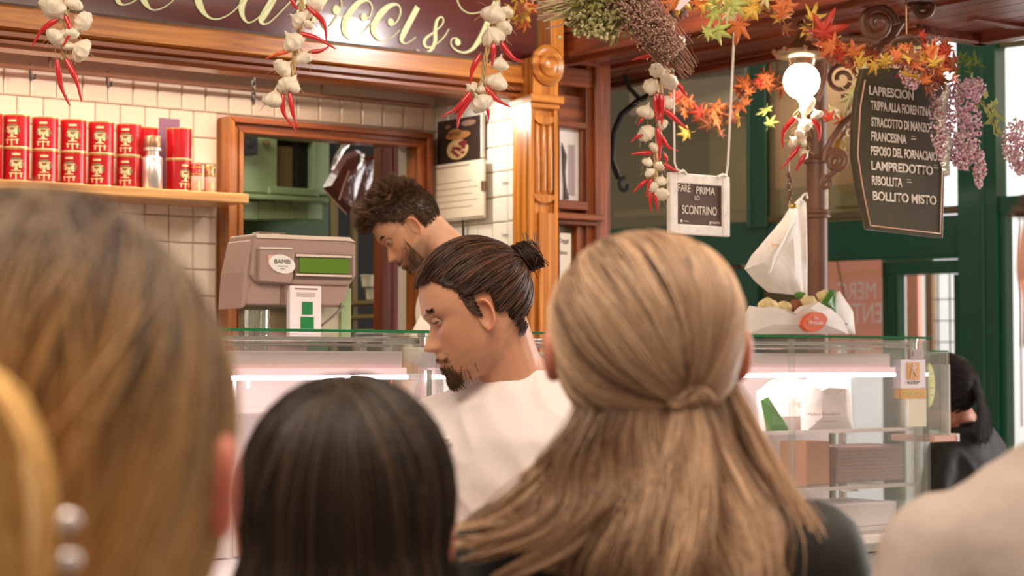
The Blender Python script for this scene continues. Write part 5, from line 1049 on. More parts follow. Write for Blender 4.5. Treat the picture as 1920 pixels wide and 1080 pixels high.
def head_verts(mb, Mx, jaw=1.0):
    zs_ = np.concatenate([np.linspace(.1178, .02, 16), np.linspace(.014, -.1255, 40)]); K = 72; vs = []
    for z in zs_:
        yc, ys, w_, yb = ip_(z, ZC, YC), ip_(z, ZS, YS_), ip_(z, ZW, WW), ip_(z, ZB, YB)
        if z < -.04: w_ *= jaw
        sg_ = float(np.interp(z, [-.12, -.095, -.075, -.06, -.048, -.035, -.01, .02, .06, .12], [.030, .020, .022, .016, .0155, .0125, .0085, .03, .05, .06]))
        for k in range(K):
            a = 2 * PI * k / K; s_, c_ = math.sin(a), math.cos(a); x = w_ * (abs(s_) ** .92) * (1 if s_ >= 0 else -1)
            if c_ >= 0:
                y = ys * c_ ** .72
                y += (yc - ys) * math.exp(-(x / sg_) ** 2) * min(1, c_ * 3)
                ex = (abs(x) - .032) / .014; ez = (z - .001) / .011
                y -= .0085 * math.exp(-ex * ex - ez * ez)
                ex = (abs(x) - .034) / .018; ez = (z - .020) / .008; y += .003 * math.exp(-ex * ex - ez * ez)
                ex = (abs(x) - .050) / .016; ez = (z + .028) / .018; y += .003 * math.exp(-ex * ex - ez * ez)
                ex = (abs(x) - .0135) / .006; ez = (z + .044) / .006; y += .006 * math.exp(-ex * ex - ez * ez)
            else: y = yb * (-c_) ** .85
            vs.append(Mx @ Vector((x, y, z)))
    fs = []; L = len(zs_)
    for i in range(L - 1):
        for k in range(K): j = (k + 1) % K; fs.append((i * K + j, i * K + k, (i + 1) * K + k, (i + 1) * K + j))
    fs.append(tuple(range(K))); fs.append(tuple(range(L * K - 1, (L - 1) * K - 1, -1))); mb.add(vs, fs)
def capsule(mb, a, b, ra, rb, seg=16):
    a, b = Vector(a), Vector(b); d = b - a; L = d.length; d.normalize(); pts = []; rad = []
    for i in range(5): t = math.pi / 2 * (1 - i / 4); pts.append(a - d * ra * math.sin(t)); rad.append(max(ra * math.cos(t), ra * .08))
    for i in range(1, 5): pts.append(a.lerp(b, i / 5)); rad.append(ra + (rb - ra) * i / 5)
    for i in range(5): t = math.pi / 2 * i / 4; pts.append(b + d * rb * math.sin(t)); rad.append(max(rb * math.cos(t), rb * .08))
    mb.tube(pts, rad, seg)
def loft(mb, Mx, rings, seg=28):
    vs = []; fs = []
    for z, rx, ry, yo in rings:
        for k in range(seg): a = 2 * PI * k / seg; vs.append(Mx @ Vector((rx * math.cos(a), yo + ry * math.sin(a), z)))
    for i in range(len(rings) - 1):
        for k in range(seg): j = (k + 1) % seg; fs.append((i * seg + k, i * seg + j, (i + 1) * seg + j, (i + 1) * seg + k))
    fs.append(tuple(range(seg - 1, -1, -1))); b = (len(rings) - 1) * seg; fs.append(tuple(range(b, b + seg))); mb.add(vs, fs)
def remesh(mb, vox, smooth, name):
    me = bpy.data.meshes.new(name); me.from_pydata([tuple(v) for v in mb.v], [], mb.f); o = bpy.data.objects.new(name, me); COL.objects.link(o)
    r = o.modifiers.new('r', 'REMESH'); r.mode = 'VOXEL'; r.voxel_size = vox
    s = o.modifiers.new('s', 'SMOOTH'); s.factor = .5; s.iterations = smooth
    m2 = evalmesh(o); bpy.data.objects.remove(o); return m2
def ear_geo(mb, Mx, side, x=.076, sc=1.0):
    R = Mx @ Matrix.Translation((side * x, -.010, -.022)) @ Matrix.Rotation(side * .42, 4, 'Z') @ Matrix.Rotation(.12, 4, 'X'); n = 28; vs = []; fs = []
    for rr, h in ((0, .002), (.35, .001), (.60, .004), (.78, .012), (.92, .016), (1.0, .011), (.92, .004), (.6, -.003)):
        for k in range(n):
            a = 2 * PI * k / n; oy = math.cos(a) * .0175 * (1 + .12 * math.sin(a)); oz = math.sin(a) * (.033 if math.sin(a) > 0 else .030)
            hh = h
            if .7 < rr and h > 0 and math.cos(a) > .3: hh = h * .45           # towards the cheek the rim sinks
            vs.append(R @ Vector((side * hh * sc, (-oy * rr if 0 else oy * rr) * sc, oz * rr * sc)))
    K = 8
    for i in range(K - 1):
        for k in range(n):
            j = (k + 1) % n; q = (i * n + k, i * n + j, (i + 1) * n + j, (i + 1) * n + k); fs.append(q if side > 0 else q[::-1])
    mb.add(vs, fs)
def hand_geo(mb, wrist, d, n_, side, sc=1.0):
    """palm, four unequal bent fingers and a thumb; d = direction of the hand, n_ = palm normal"""
    d = Vector(d).normalized(); n_ = (Vector(n_) - d * Vector(n_).dot(d)).normalized(); s_ = d.cross(n_) * side; w0 = Vector(wrist)
    for i in range(4): capsule(mb, w0 + s_ * (.012 * (i - 1.5)), w0 + d * .085 * sc + s_ * (.020 * (i - 1.5)), .015, .0125, 8)
    for i, L in enumerate((.066, .076, .070, .055)):
        p = w0 + d * .085 * sc + s_ * (.021 * (i - 1.5)); dd = d.copy(); 
        for k, (f, r0, r1) in enumerate(((.45, .0095, .0088), (.30, .0088, .008), (.25, .008, .0065))):
            dd = (dd + n_ * .22).normalized(); q_ = p + dd * L * f * sc; capsule(mb, p, q_, r0, r1, 8); p = q_
    p = w0 + d * .02 - s_ * .026; q_ = p + (d * .7 - s_ * .7).normalized() * .036; capsule(mb, p, q_, .013, .011, 8); r_ = q_ + (d * .9 - s_ * .2 + n_ * .3).normalized() * .030; capsule(mb, q_, r_, .0105, .008, 8)
TORSO = [(.82, .165, .10, 0), (.90, .178, .115, -.005), (.98, .172, .115, -.005), (1.08, .150, .102, 0), (1.18, .155, .108, .005), (1.28, .175, .118, .008), (1.36, .190, .112, .002), (1.40, .188, .098, -.003), (1.428, .160, .086, -.007), (1.452, .118, .076, -.010), (1.475, .076, .064, -.014), (1.495, .058, .056, -.014)]
def grow(r, g, z1=None): return [(z, rx + g, ry + g, yo) for z, rx, ry, yo in r if z1 is None or z <= z1]
def person(label, foot, yaw, sc, headM, neck, arms=None, shirt='blackc', skin=(.62, .33, .20), face=None, ears=(1, -1), ear_x=.076, sleeve=.75, vox=.0045, lean=0, wide=1.0, fold=.005, jaw=1.0, seed=0, cat='person', hscale=1.0, collar=True):
    """headM: Matrix head local -> world; neck: list of world points from skull base to shoulders"""
    T = thing('person', label, cat, Vector(foot), 0); F0 = Vector(foot)
    TM = Matrix.Rotation(yaw, 4, 'Z') @ Matrix.Diagonal((sc * wide, sc, sc, 1)) ; TM = TM @ Matrix.Translation((0, 0, .95)) @ Matrix.Rotation(-lean, 4, 'X') @ Matrix.Translation((0, 0, -.95))
    HM = Matrix.Translation(-F0) @ headM
    W = lambda p: TM @ Vector(p)
    arms = arms or {1: ((.235, .0, 1.13), (.245, .07, .88)), -1: ((-.235, .0, 1.13), (-.245, .07, .88))}
    b = MB(); head_verts(b, HM, jaw)
    loft(b, TM, TORSO)
    nk = [Vector(p) - F0 for p in neck]; capsule(b, nk[0], nk[1], .056 * sc * hscale, .062 * sc * hscale, 20)
    if len(nk) > 2: capsule(b, nk[1], nk[2], .062 * sc * hscale, .070 * sc, 20)
    hands = []
    for s_ in (1, -1):
        sh_ = W((s_ * .170, -.005, 1.385)); el, wr_ = W(arms[s_][0]), W(arms[s_][1])
        capsule(b, sh_, el, .050 * sc, .038 * sc); capsule(b, el, wr_, .038 * sc, .026 * sc); hands.append((s_, wr_, (wr_ - el)))
        hip, kn, an = W((s_ * .095, -.005, .86)) if not lean else Vector((TM @ Vector((s_ * .095, 0, .88)))), Matrix.Rotation(yaw, 4, 'Z') @ Vector((s_ * .10 * sc, .015, .48 * sc)), Matrix.Rotation(yaw, 4, 'Z') @ Vector((s_ * .11 * sc, -.02, .09 * sc))
        capsule(b, hip, kn, .085 * sc, .058 * sc); capsule(b, kn, an, .055 * sc, .038 * sc)
        ft = Matrix.Rotation(yaw, 4, 'Z') @ Vector((s_ * .12 * sc, .12 * sc, .035 * sc)); capsule(b, an - Vector((0, 0, .04)), ft, .042 * sc, .032 * sc)
    me = remesh(b, vox, 2, 'body'); ex = MB(); 
    for s_ in ears: ear_geo(ex, HM, s_, ear_x)
    for s_, wr_, d in hands: hand_geo(ex, wr_, d, (W((0, 0, 1)) - W((s_, 0, 1))), s_, sc * .95)
    nv = len(me.vertices); co = np.empty(nv * 3); me.vertices.foreach_get('co', co); V = [tuple(v) for v in co.reshape(-1, 3)]; Fc = [tuple(p.vertices) for p in me.polygons]
    bb = MB().add(V, Fc).add(ex.v, ex.f); body = bb.build('body', 'skin', T, ang=180)
    inv = HM.inverted(); A = np.array(bb.v); I = np.array(inv); L = A @ I[:3, :3].T + I[:3, 3]
    C = np.tile(np.array(skin), (len(A), 1)); x, y, z = L.T
    lip = np.exp(-((z + .075) / .0085) ** 2 - (x / .024) ** 2) * (y > .085); C = C * (1 - lip[:, None] * .75) + np.array((.42, .11, .085)) * lip[:, None] * .75
    ck = np.exp(-((z + .035) / .03) ** 2 - ((np.abs(x) - .045) / .025) ** 2) * (y > .03); C[:, 1] *= 1 - .12 * ck; C[:, 2] *= 1 - .15 * ck
    er = (np.abs(x) > .0785) & (y > -.045) & (y < .012) & (np.abs(z + .02) < .045); C[er] *= np.array((1.05, .80, .75))
    if face and 'stubble' in face:
        s_ = np.clip((-.045 - z) / .02, 0, 1) * np.clip((y + .02) / .03, 0, 1) * np.clip((z + .135) / .02, 0, 1) * (1 - lip); s_ *= np.clip(1 - np.exp(-((z + .04) / .02) ** 2 - ((np.abs(x) - .04) / .02) ** 2), 0, 1)
        C = C * (1 - s_[:, None] * face['stubble']) + np.array((.16, .085, .05)) * s_[:, None] * face['stubble']
    cc = np.ones((len(A), 4)); cc[:, :3] = C; at_ = body.data.color_attributes.new('tint', 'FLOAT_COLOR', 'POINT'); at_.data.foreach_set('color', cc.ravel())
    # clothing: a closed, looser surface over torso and sleeves
    g = MB(); loft(g, TM, grow([r for r in TORSO if r[0] <= 1.46], .017) + [(1.476, .086, .078, -.014), (1.483, .078, .070, -.014)])
    for s_ in (1, -1):
        sh_ = W((s_ * .172, -.005, 1.385)); el = W(arms[s_][0]); wr_ = W(arms[s_][1]); capsule(g, sh_ - Vector((0, 0, .012)), sh_.lerp(el, min(sleeve, 1)), .067 * sc, .057 * sc, 18)
        if sleeve > 1: capsule(g, el, el.lerp(wr_, sleeve - 1), .052 * sc, .040 * sc, 16)
    gm_ = remesh(g, .007, 14, 'shirt'); n = len(gm_.vertices); co = np.empty(n * 3); gm_.vertices.foreach_get('co', co); co = co.reshape(-1, 3); nr = np.empty(n * 3); gm_.vertices.foreach_get('normal', nr); nr = nr.reshape(-1, 3)
    dsp = np.array([noise.noise(Vector((p[0] * 8 + p[2] * 4 + seed, p[1] * 8, p[2] * 3))) + .7 * (1 - abs(noise.noise(Vector((p[0] * 15 + p[2] * 9, p[1] * 12 + seed, p[2] * 4 - p[0] * 3)))) * 2.5) for p in co]); co = co + nr * (dsp * fold)[:, None]
    gm_.vertices.foreach_set('co', co.ravel()); gm_.update(); gm_.polygons.foreach_set('use_smooth', [True] * len(gm_.polygons)); gm_.materials.clear(); gm_.materials.append(M[shirt]); so = bpy.data.objects.new('shirt', gm_); COL.objects.link(so); so.parent = T
    if collar: MB().tube([W((.080 * math.cos(a), -.014 + .072 * math.sin(a), 1.482 - .012 * math.sin(a))) for a in [2 * PI * i / 32 for i in range(33)]], .006, 8).build('collar', shirt, T)
    g = MB(); loft(g, TM, grow(TORSO[:4], .010))
    for s_ in (1, -1):
        hip = TM @ Vector((s_ * .095, -.005, .87)); kn = Matrix.Rotation(yaw, 4, 'Z') @ Vector((s_ * .10 * sc, .015, .48 * sc)); an = Matrix.Rotation(yaw, 4, 'Z') @ Vector((s_ * .11 * sc, -.02, .09 * sc)); capsule(g, hip, kn, .095 * sc, .072 * sc); capsule(g, kn, an, .070 * sc, .058 * sc)
        a_ = an - Vector((0, 0, .045 * sc)); ft = Matrix.Rotation(yaw, 4, 'Z') @ Vector((s_ * .12 * sc, .13 * sc, .040 * sc)); h = MB(); capsule(h, a_ + Vector((0, 0, .005)), ft, .048 * sc, .040 * sc); h.build('shoe', 'shoe', T)
    tr = remesh(g, .012, 3, 'trousers'); tr.materials.clear(); tr.materials.append(M['denim']); tr.polygons.foreach_set('use_smooth', [True] * len(tr.polygons)); to = bpy.data.objects.new('trousers', tr); COL.objects.link(to); to.parent = T
    if face:
        for s_ in (1, -1):
            c_ = Vector((s_ * .0315, .0725, .0005)); r_ = .0118
            ey = MB().ball(c_, r_, 20, 14).build('eye', 'eyew', T); ey.matrix_local = HM
            gz = face.get('gaze', -.35); Rg = Matrix.Translation(c_) @ Matrix.Rotation(gz, 4, 'X') @ Matrix.Rotation(-PI / 2, 4, 'X'); MB().lathe([(.0056, .0102), (.0050, .0112), (.003, .0119), (.0005, .0121)], 18, Rg).build('iris', 'iris', ey)
            lid = MB(); n_ = 14
            for lo, hi, rr in ((face.get('lid', .05), 1.5, r_ + .0016), (-1.5, face.get('lid', .05) - .20, r_ + .0012)):      # upper and lower lid shells
                vs = []; fs = []
                for i in range(9):
                    e = lo + (hi - lo) * i / 8
                    for k in range(n_ + 1):
                        a = -1.35 + 2.7 * k / n_; edge = 1 - .35 * abs(a / 1.35) ** 2; e2 = e * edge if abs(e) < abs(hi) else e
                        vs.append(c_ + Vector((math.sin(a) * math.cos(e2) * rr * 1.12, math.cos(a) * math.cos(e2) * rr, math.sin(e2) * rr)))
                for i in range(8):
                    for k in range(n_): q = (i * (n_ + 1) + k, i * (n_ + 1) + k + 1, (i + 1) * (n_ + 1) + k + 1, (i + 1) * (n_ + 1) + k); fs.append(q)
                lid.add(vs, fs)
            lo_ = lid.build('eyelid', 'skin', T); lo_.matrix_local = HM; sm = lo_.modifiers.new('s', 'SOLIDIFY'); sm.thickness = .0012; sm.offset = 1
            at_ = lo_.data.color_attributes.new('tint', 'FLOAT_COLOR', 'POINT'); at_.data.foreach_set('color', np.tile(np.array((*[c * .80 for c in skin], 1)), len(lo_.data.vertices)))
            MB().tube([c_ + Vector((math.sin(a) * (r_ + .0028) * 1.12, math.cos(a) * (r_ + .0028), math.sin(face.get('lid', .05) * (1 - .35 * (a / 1.35) ** 2)) * r_)) for a in np.linspace(-1.3, 1.3, 10)], .0009, 5).build('eyelashes', 'ink', T).matrix_local = HM
            P = []
            for i in range(170):
                f = random.random(); x0 = .012 + .040 * f; z_ = .0165 + .005 * math.sin(f * 2.4) + random.gauss(0, .0017); y_ = .0985 - .30 * max(0, x0 - .012) ** 1.5 * 7 - (.004 if x0 > .04 else 0)
                y_ = ip_(z_, ZS, YS_) * math.sqrt(max(.05, 1 - (x0 / ip_(z_, ZW, WW)) ** 2)) ** .72 + .0022
                p0 = Vector((s_ * x0, y_, z_)); P.append([tuple(p0 + Vector((s_ * .0025, -.0006, .001)) * j) for j in range(4)])
            tubes('eyebrow', P, np.array([[.0007, .0008, .0006, .0002]]).repeat(len(P), 0), np.tile(np.array(face.get('brow', (.05, .025, .014))), (len(P), 1)), 'hair', T, stuff=True).matrix_local = HM
    return T, HM, TM
def fs_y(x, z): return ip_(z, ZS, YS_) * max(.02, 1 - (x / max(ip_(z, ZW, WW), .01)) ** 2) ** .36
def fc_y(x, z):
    sg_ = float(np.interp(z, [-.12, -.095, -.075, -.06, -.048, -.035, -.01, .02], [.030, .020, .022, .016, .0155, .0125, .0085, .03])); return fs_y(x, z) + (ip_(z, ZC, YC) - ip_(z, ZS, YS_)) * math.exp(-(x / sg_) ** 2)
def hairset(T, HM, P, R, C, name='hair', cap=None, **k):
    o = tubes(name, P, R, C, 'hair', T, stuff=True, **k); o.matrix_local = HM; return o
def slerp(a, b, t):
    d = max(-1, min(1, a.dot(b))); w_ = math.acos(d)
    if w_ < 1e-4: return a.copy()
    return (a * math.sin((1 - t) * w_) + b * math.sin(t * w_)) / math.sin(w_)
def mixc(a, b, f): return [a[i] + (b[i] - a[i]) * f for i in range(3)]
class Skull:
    def __init__(s, rx=.083, ry=.105, rz=.101, rzd=None, c=(0, -.005, .02)): s.r = (rx, ry, rz); s.rd = rzd or rz; s.c = Vector(c)
    def at(s, d, off=0):
        h = d.x * d.x + d.y * d.y; k = 1 + (.105 if d.y > 0 else .035) * (4 * d.x * d.x * d.y * d.y / (h * h) if h > 1e-9 else 0) * min(1, h * 1.5); d = Vector((d.x * k, d.y * k, d.z)); return s.c + Vector((d.x * (s.r[0] + off), d.y * (s.r[1] + off), d.z * ((s.r[2] if d.z > 0 else s.rd) + off)))
def capmesh(T, HM, sk, off, cond, col, name='hair_base'):
    mb = MB(); n, m_ = 110, 80; keep = {}; vs = []
    for i in range(m_ + 1):
        for k in range(n): th = PI * i / m_; ph = 2 * PI * k / n; vs.append(sk.at(Vector((math.sin(th) * math.cos(ph), math.sin(th) * math.sin(ph), math.cos(th))), off))
    fs = []
    for i in range(m_):
        for k in range(n):
            q = (i * n + k, (i + 1) * n + k, (i + 1) * n + (k + 1) % n, i * n + (k + 1) % n); c_ = sum((vs[a] for a in q), Vector()) / 4; c_ = c_ + Vector((0, 0, .004 * noise.noise(c_ * 260)))
            if cond(c_): fs.append(q)
    o = mb.add(vs, fs).build(name, 'hair', T); o.matrix_local = HM; sm = o.modifiers.new('s', 'SOLIDIFY'); sm.thickness = .003
    at_ = o.data.color_attributes.new('tint', 'FLOAT_COLOR', 'POINT'); at_.data.foreach_set('color', np.tile(np.array((*col, 1)), len(vs))); return o
def headmat(c, fwd, up=(0, 0, 1), roll=0, s=1.0):
    f = Vector(fwd).normalized(); r_ = f.cross(Vector(up)).normalized(); u = r_.cross(f); Mx = Matrix((r_, f, u)).transposed().to_4x4(); return Matrix.Translation(c) @ Mx @ Matrix.Rotation(roll, 4, 'Y') @ Matrix.Scale(s, 4)
def fwd_of(az, pitch): return Vector((math.cos(az) * math.cos(pitch), math.sin(az) * math.cos(pitch), math.sin(pitch)))
# ---------------------------------------------------------------- man with the bun
t0 = 3.6; hc = AT(888, 575, t0); f = fwd_of(PI + math.radians(7), -math.radians(22)); HMs = headmat(hc, f)
nb0 = AT(972, 712, 3.66); foot = Vector((nb0.x, nb0.y, 0)); lift = nb0.z - 1.475
seller, HM, TM = person('man in white jacket with dark hair bun and goatee looking down to the left', (foot.x, foot.y, lift - .005 if 0 else 0), math.radians(152), nb0.z / 1.468, HMs, [HMs @ Vector((0, -.030, -.045)), AT(955, 690, 3.64), AT(972, 725, 3.66)],
    {1: ((.20, .10, 1.13), (.07, .32, 1.15)), -1: ((-.22, .06, 1.13), (-.10, .30, 1.12))}, 'cotton', (.60, .30, .18), dict(stubble=.12, gaze=-.40, lid=-.10, brow=(.06, .03, .018)), vox=.0032, sleeve=1.0, fold=.008, seed=3)
sk = Skull()
def seller_region(p, m_=0):
    y, z = p.y, p.z
    if y > .062: return z > .070 + m_
    if y > .022: return z > .030 + (y - .022) * 1.0 + m_
    if y > -.030: return z > .012 + m_ + .010 * (y + .03) / .05
    if y > -.05: return z > -.03 + m_
    return z > -.055 + m_
capmesh(seller, HM, sk, .002, lambda p: seller_region(p, .004), (.030, .014, .008))
tie = Vector((0, -1, .28)).normalized(); P = []; C = []; 
while len(P) < 2600:
    d = Vector((random.gauss(0, 1), random.gauss(0, 1), random.gauss(0, 1))).normalized(); p = sk.at(d, .003)
    if not seller_region(p) or p.y < -.095: continue
    tg = (tie + Vector((random.uniform(-.10, .10), 0, random.uniform(-.10, .10)))).normalized(); o0 = random.uniform(.001, .006); g_ = .0022 * noise.noise(Vector((d.x * 7, 0, d.z * 9 + d.y * 3)))
    P.append([tuple(sk.at(slerp(d, tg, i / 13), .002 + o0 + g_ * math.sin(i / 13 * PI) + .003 * math.sin(min(1, i / 13 * 3) * PI / 2) + .0022 * math.sin(i * .5 + d.z * 20) * i / 13)) for i in range(14)])
    q = random.random(); C.append(mixc((.034, .015, .008), (.150, .060, .028), q * q))
for s_ in (1, -1):    # short fringe along hairline, sideburn and nape
    for i in range(300):
        f_ = random.random(); k_ = random.random()
        zz_ = random.uniform(-.012, .046); p0 = Vector((s_ * .0792, random.uniform(.010, .016 + .018 * (zz_ + .012) / .058), zz_)) if k_ < .6 else Vector((s_ * random.uniform(.03, .066), 0, random.uniform(-.085, -.05)))
        if k_ >= .6: p0.y = -.050 - (.066 - abs(p0.x)) * .5 
        d_ = Vector((0, -.012, -.010 if k_ < .6 else .012)); P.append([tuple(p0 + d_ * (j / 13) + Vector((s_ * (.0015 if k_ < .6 else -.002) * math.sin(j / 13 * PI), 0, 0))) for j in range(14)]); C.append(mixc((.03, .014, .008), (.10, .045, .024), random.random()))
R_ = np.tile(np.linspace(1, .75, 14) * .0010, (len(P), 1)); R_[:, 0] = .0003; hairset(seller, HM, P, R_, C)
P = []; C = []; bc = Vector((0, -.132, .050))
for i in range(520):
    ph = random.uniform(0, 2 * PI); r_ = random.uniform(.012, .028); ax = random.uniform(-.5, .5); w0 = random.uniform(0, 2 * PI); turn = random.uniform(2.2, 4.6)
    P.append([tuple(bc + Vector((math.cos(w0 + turn * j / 13) * r_ * .95, math.sin(ax) * r_ + random.gauss(0, .0006) + math.sin(w0 + j * .3) * .010, math.sin(w0 + turn * j / 13) * r_ + .004 * math.sin(ph + j * .7)))) for j in range(14)]); C.append(mixc((.014, .007, .005), (.075, .030, .018), random.random() ** 2))
for i in range(140):
    a = random.uniform(0, 2 * PI); r_ = random.uniform(.006, .017); P.append([tuple(Vector((math.cos(a) * r_ * (1 + .3 * math.sin(j / 13 * PI)), -.098 - .034 * j / 13, .046 + math.sin(a) * r_))) for j in range(14)]); C.append((.03, .014, .008))
for i in range(26):
    a = random.uniform(0, 2 * PI); d_ = Vector((math.cos(a) * .6, -random.random(), math.sin(a))).normalized(); P.append([tuple(bc + d_ * (.022 + .02 * j / 13) + Vector((0, 0, .006 * math.sin(j * .4 + a)))) for j in range(14)]); C.append((.05, .022, .012))
hairset(seller, HM, P, .0009, C, 'hair_bun')
MB().tube([Vector((.015 * math.cos(a), -.110, .048 + .015 * math.sin(a))) for a in [2 * PI * i / 16 for i in range(17)]], .004, 8).build('hair_tie', 'elastic', seller).matrix_local = HM
def beard(T, HM, n, spots, ln, cols, name='beard', rad=.0006, S=7):
    P = []; C = []
    for i in range(n):
        x0, z0_, sx, sz, drop = random.choice(spots); x = x0 + random.gauss(0, sx); z = z0_ + random.gauss(0, sz); x = max(-.93, min(.93, x / ip_(z, ZW, WW))) * ip_(z, ZW, WW); y = fc_y(x, z) - .001
        if z < -.115: y -= (-.115 - z) * 1.2
        d_ = Vector((x * 4 * .2 + random.gauss(0, .25), .55 + random.gauss(0, .2), -drop + random.gauss(0, .2))).normalized(); L_ = ln * random.uniform(.6, 1.15)
        P.append([tuple(Vector((x, y, z)) + d_ * L_ * j / (S - 1) + Vector((0, -.25 * L_ * (j / (S - 1)) ** 2, -.25 * L_ * (j / (S - 1)) ** 2))) for j in range(S)]); C.append(mixc(*cols, random.random()))
    R_ = np.tile(np.linspace(1, .3, S) * rad, (len(P), 1)); return hairset(T, HM, P, R_, C, name)
beard(seller, HM, 2600, [(0, -.094, .010, .005, 1.6), (0, -.104, .013, .005, 1.8), (.010, -.102, .006, .006, 1.8), (-.010, -.102, .006, .006, 1.8)], .018, ((.035, .016, .009), (.12, .06, .03)))
beard(seller, HM, 900, [(.012, -.0605, .006, .0025, 1.5), (-.012, -.0605, .006, .0025, 1.5), (.022, -.066, .004, .005, 1.5), (-.022, -.066, .004, .005, 1.5)], .008, ((.05, .022, .012), (.13, .06, .03)), 'moustache')
text('Trattoria', 'ink', seller, -.09, -.045, 1.358, 1.368, 0, 'chest_embroidery'); eo = seller.children[-1]
lx = TM @ Vector((-.055, .152, 1.36)); eo.rotation_euler = (0, 0, math.radians(152 - 180)); eo.location = (lx.x + .0, lx.y, 0); eo.data.transform(Matrix.Translation((.06, 0, 0)))
bt = MB()
for i in range(5):
    for s_ in (1, ): p = TM @ Vector((.075, .142 - .012 * (i > 3), 1.36 - i * .055)); bt.ball(p, .006, 10, 6)
bt.build('jacket_button', 'white', seller)
# ---------------------------------------------------------------- man bending at the back
hc = AT(763, 421, 5.70); f = fwd_of(PI + math.radians(5), -math.radians(45)); HMb = headmat(hc, f)
nbp = AT(858, 505, 5.72); n0 = toUN(nbp)
back, HM, TM = person('young man with short curly brown hair and beard bending over behind the counter', (nbp.x + .10, nbp.y, .25), math.radians(92), (nbp.z - .25) / 1.44, HMb, [HMb @ Vector((0, -.030, -.045)), AT(835, 470, 5.7), nbp],
    {1: ((.22, .18, 1.18), (.14, .42, 1.08)), -1: ((-.22, .18, 1.18), (-.14, .42, 1.08))}, 'cottonw', (.62, .33, .19), dict(stubble=.72, gaze=-.5, lid=-.25, brow=(.05, .025, .012)), vox=.0045, lean=.20, seed=9)
sk = Skull()
def br_region(p, m_=0):
    y, z = p.y, p.z
    if y > .055: return z > .062 + m_
    if y > .018: return z > .020 + (y - .018) * .9 + m_
    if y > -.028: return z > .008 + m_
    return z > -.045 + m_
capmesh(back, HM, sk, .0015, lambda p: br_region(p, .004), (.055, .026, .012))
P = []; C = []
while len(P) < 6500:
    d = Vector((random.gauss(0, 1), random.gauss(0, 1), random.gauss(0, 1))).normalized(); p = sk.at(d, .001)
    if not br_region(p): continue
    top = max(0, min(1, (p.z - .045) / .05)) * (1 if p.y > -.06 else .6); L_ = .007 + .033 * top * random.uniform(.7, 1.1) + (.014 * top if p.y > .03 else 0)
    g_ = (Vector((0, .7, 0)) * (top if p.y > -.02 else .2) + d * (1.0 if top > .3 else .45) + Vector((0, 0, -.5)) * (1 - top)).normalized(); e1 = g_.cross(Vector((.3, .2, .9))).normalized(); e2 = g_.cross(e1); ph = noise.noise(p * 30) * 9; cr = .0048 * top; w_ = 4.2 * top
    P.append([tuple(p + g_ * L_ * j / 9 + (e1 * math.cos(ph + w_ * j / 9) + e2 * math.sin(ph + w_ * j / 9) - e1 * math.cos(ph) - e2 * math.sin(ph)) * cr * 1.4) for j in range(10)])
    q = random.random(); C.append(mixc((.040, .018, .008), (.20, .10, .045), q * q * (.45 + .55 * top)))
R_ = np.tile(np.linspace(1, .4, 10) * .0010, (len(P), 1)); hairset(back, HM, P, R_, C)
spots = [(0, -.10, .02, .008, .6), (0, -.088, .024, .006, .6), (.012, -.0605, .008, .003, 1), (-.012, -.0605, .008, .003, 1)] + [(s_ * x, z, .008, .010, .6) for s_ in (1, -1) for x, z in ((.035, -.095), (.046, -.08), (.055, -.065), (.062, -.045), (.028, -.108))]
beard(back, HM, 2600, spots, .010, ((.05, .024, .012), (.17, .08, .04)), rad=.0005)
# ---------------------------------------------------------------- fair woman with tied back hair
BL = ((.26, .125, .058), (.80, .54, .35), (.060, .027, .014))
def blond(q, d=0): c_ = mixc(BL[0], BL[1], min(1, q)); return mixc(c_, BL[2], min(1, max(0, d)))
tb = 2.05; hc = AT(1212, 632, tb); HMf = headmat(hc, (-.05, 1, 0), s=.92)
footb = AT(1235, 900, tb + .03); scb = (AT(1235, 880, tb).z) / 1.475
blonde, HM, TM = person('woman with wavy blonde hair half tied at the back, wearing black', (footb.x, footb.y, 0), 0.0, scb, HMf, [HMf @ Vector((0, -.030, -.045)), AT(1222, 800, tb + .01), AT(1235, 890, tb + .03)], None, 'blackc', (.60, .30, .20), None, ear_x=.100, vox=.006, seed=5, fold=.003)
sk = Skull(.108, .118, .101, .140, (0, -.005, .018)); capmesh(blonde, HM, Skull(.108, .118, .101, .140, (0, -.005, .018)), -.006, lambda p: p.z > -.075 and (p.y < .05 or p.z > .05), (.16, .08, .035))
tie = Vector((.33, -.70, -.63)).normalized(); P = []; C = []
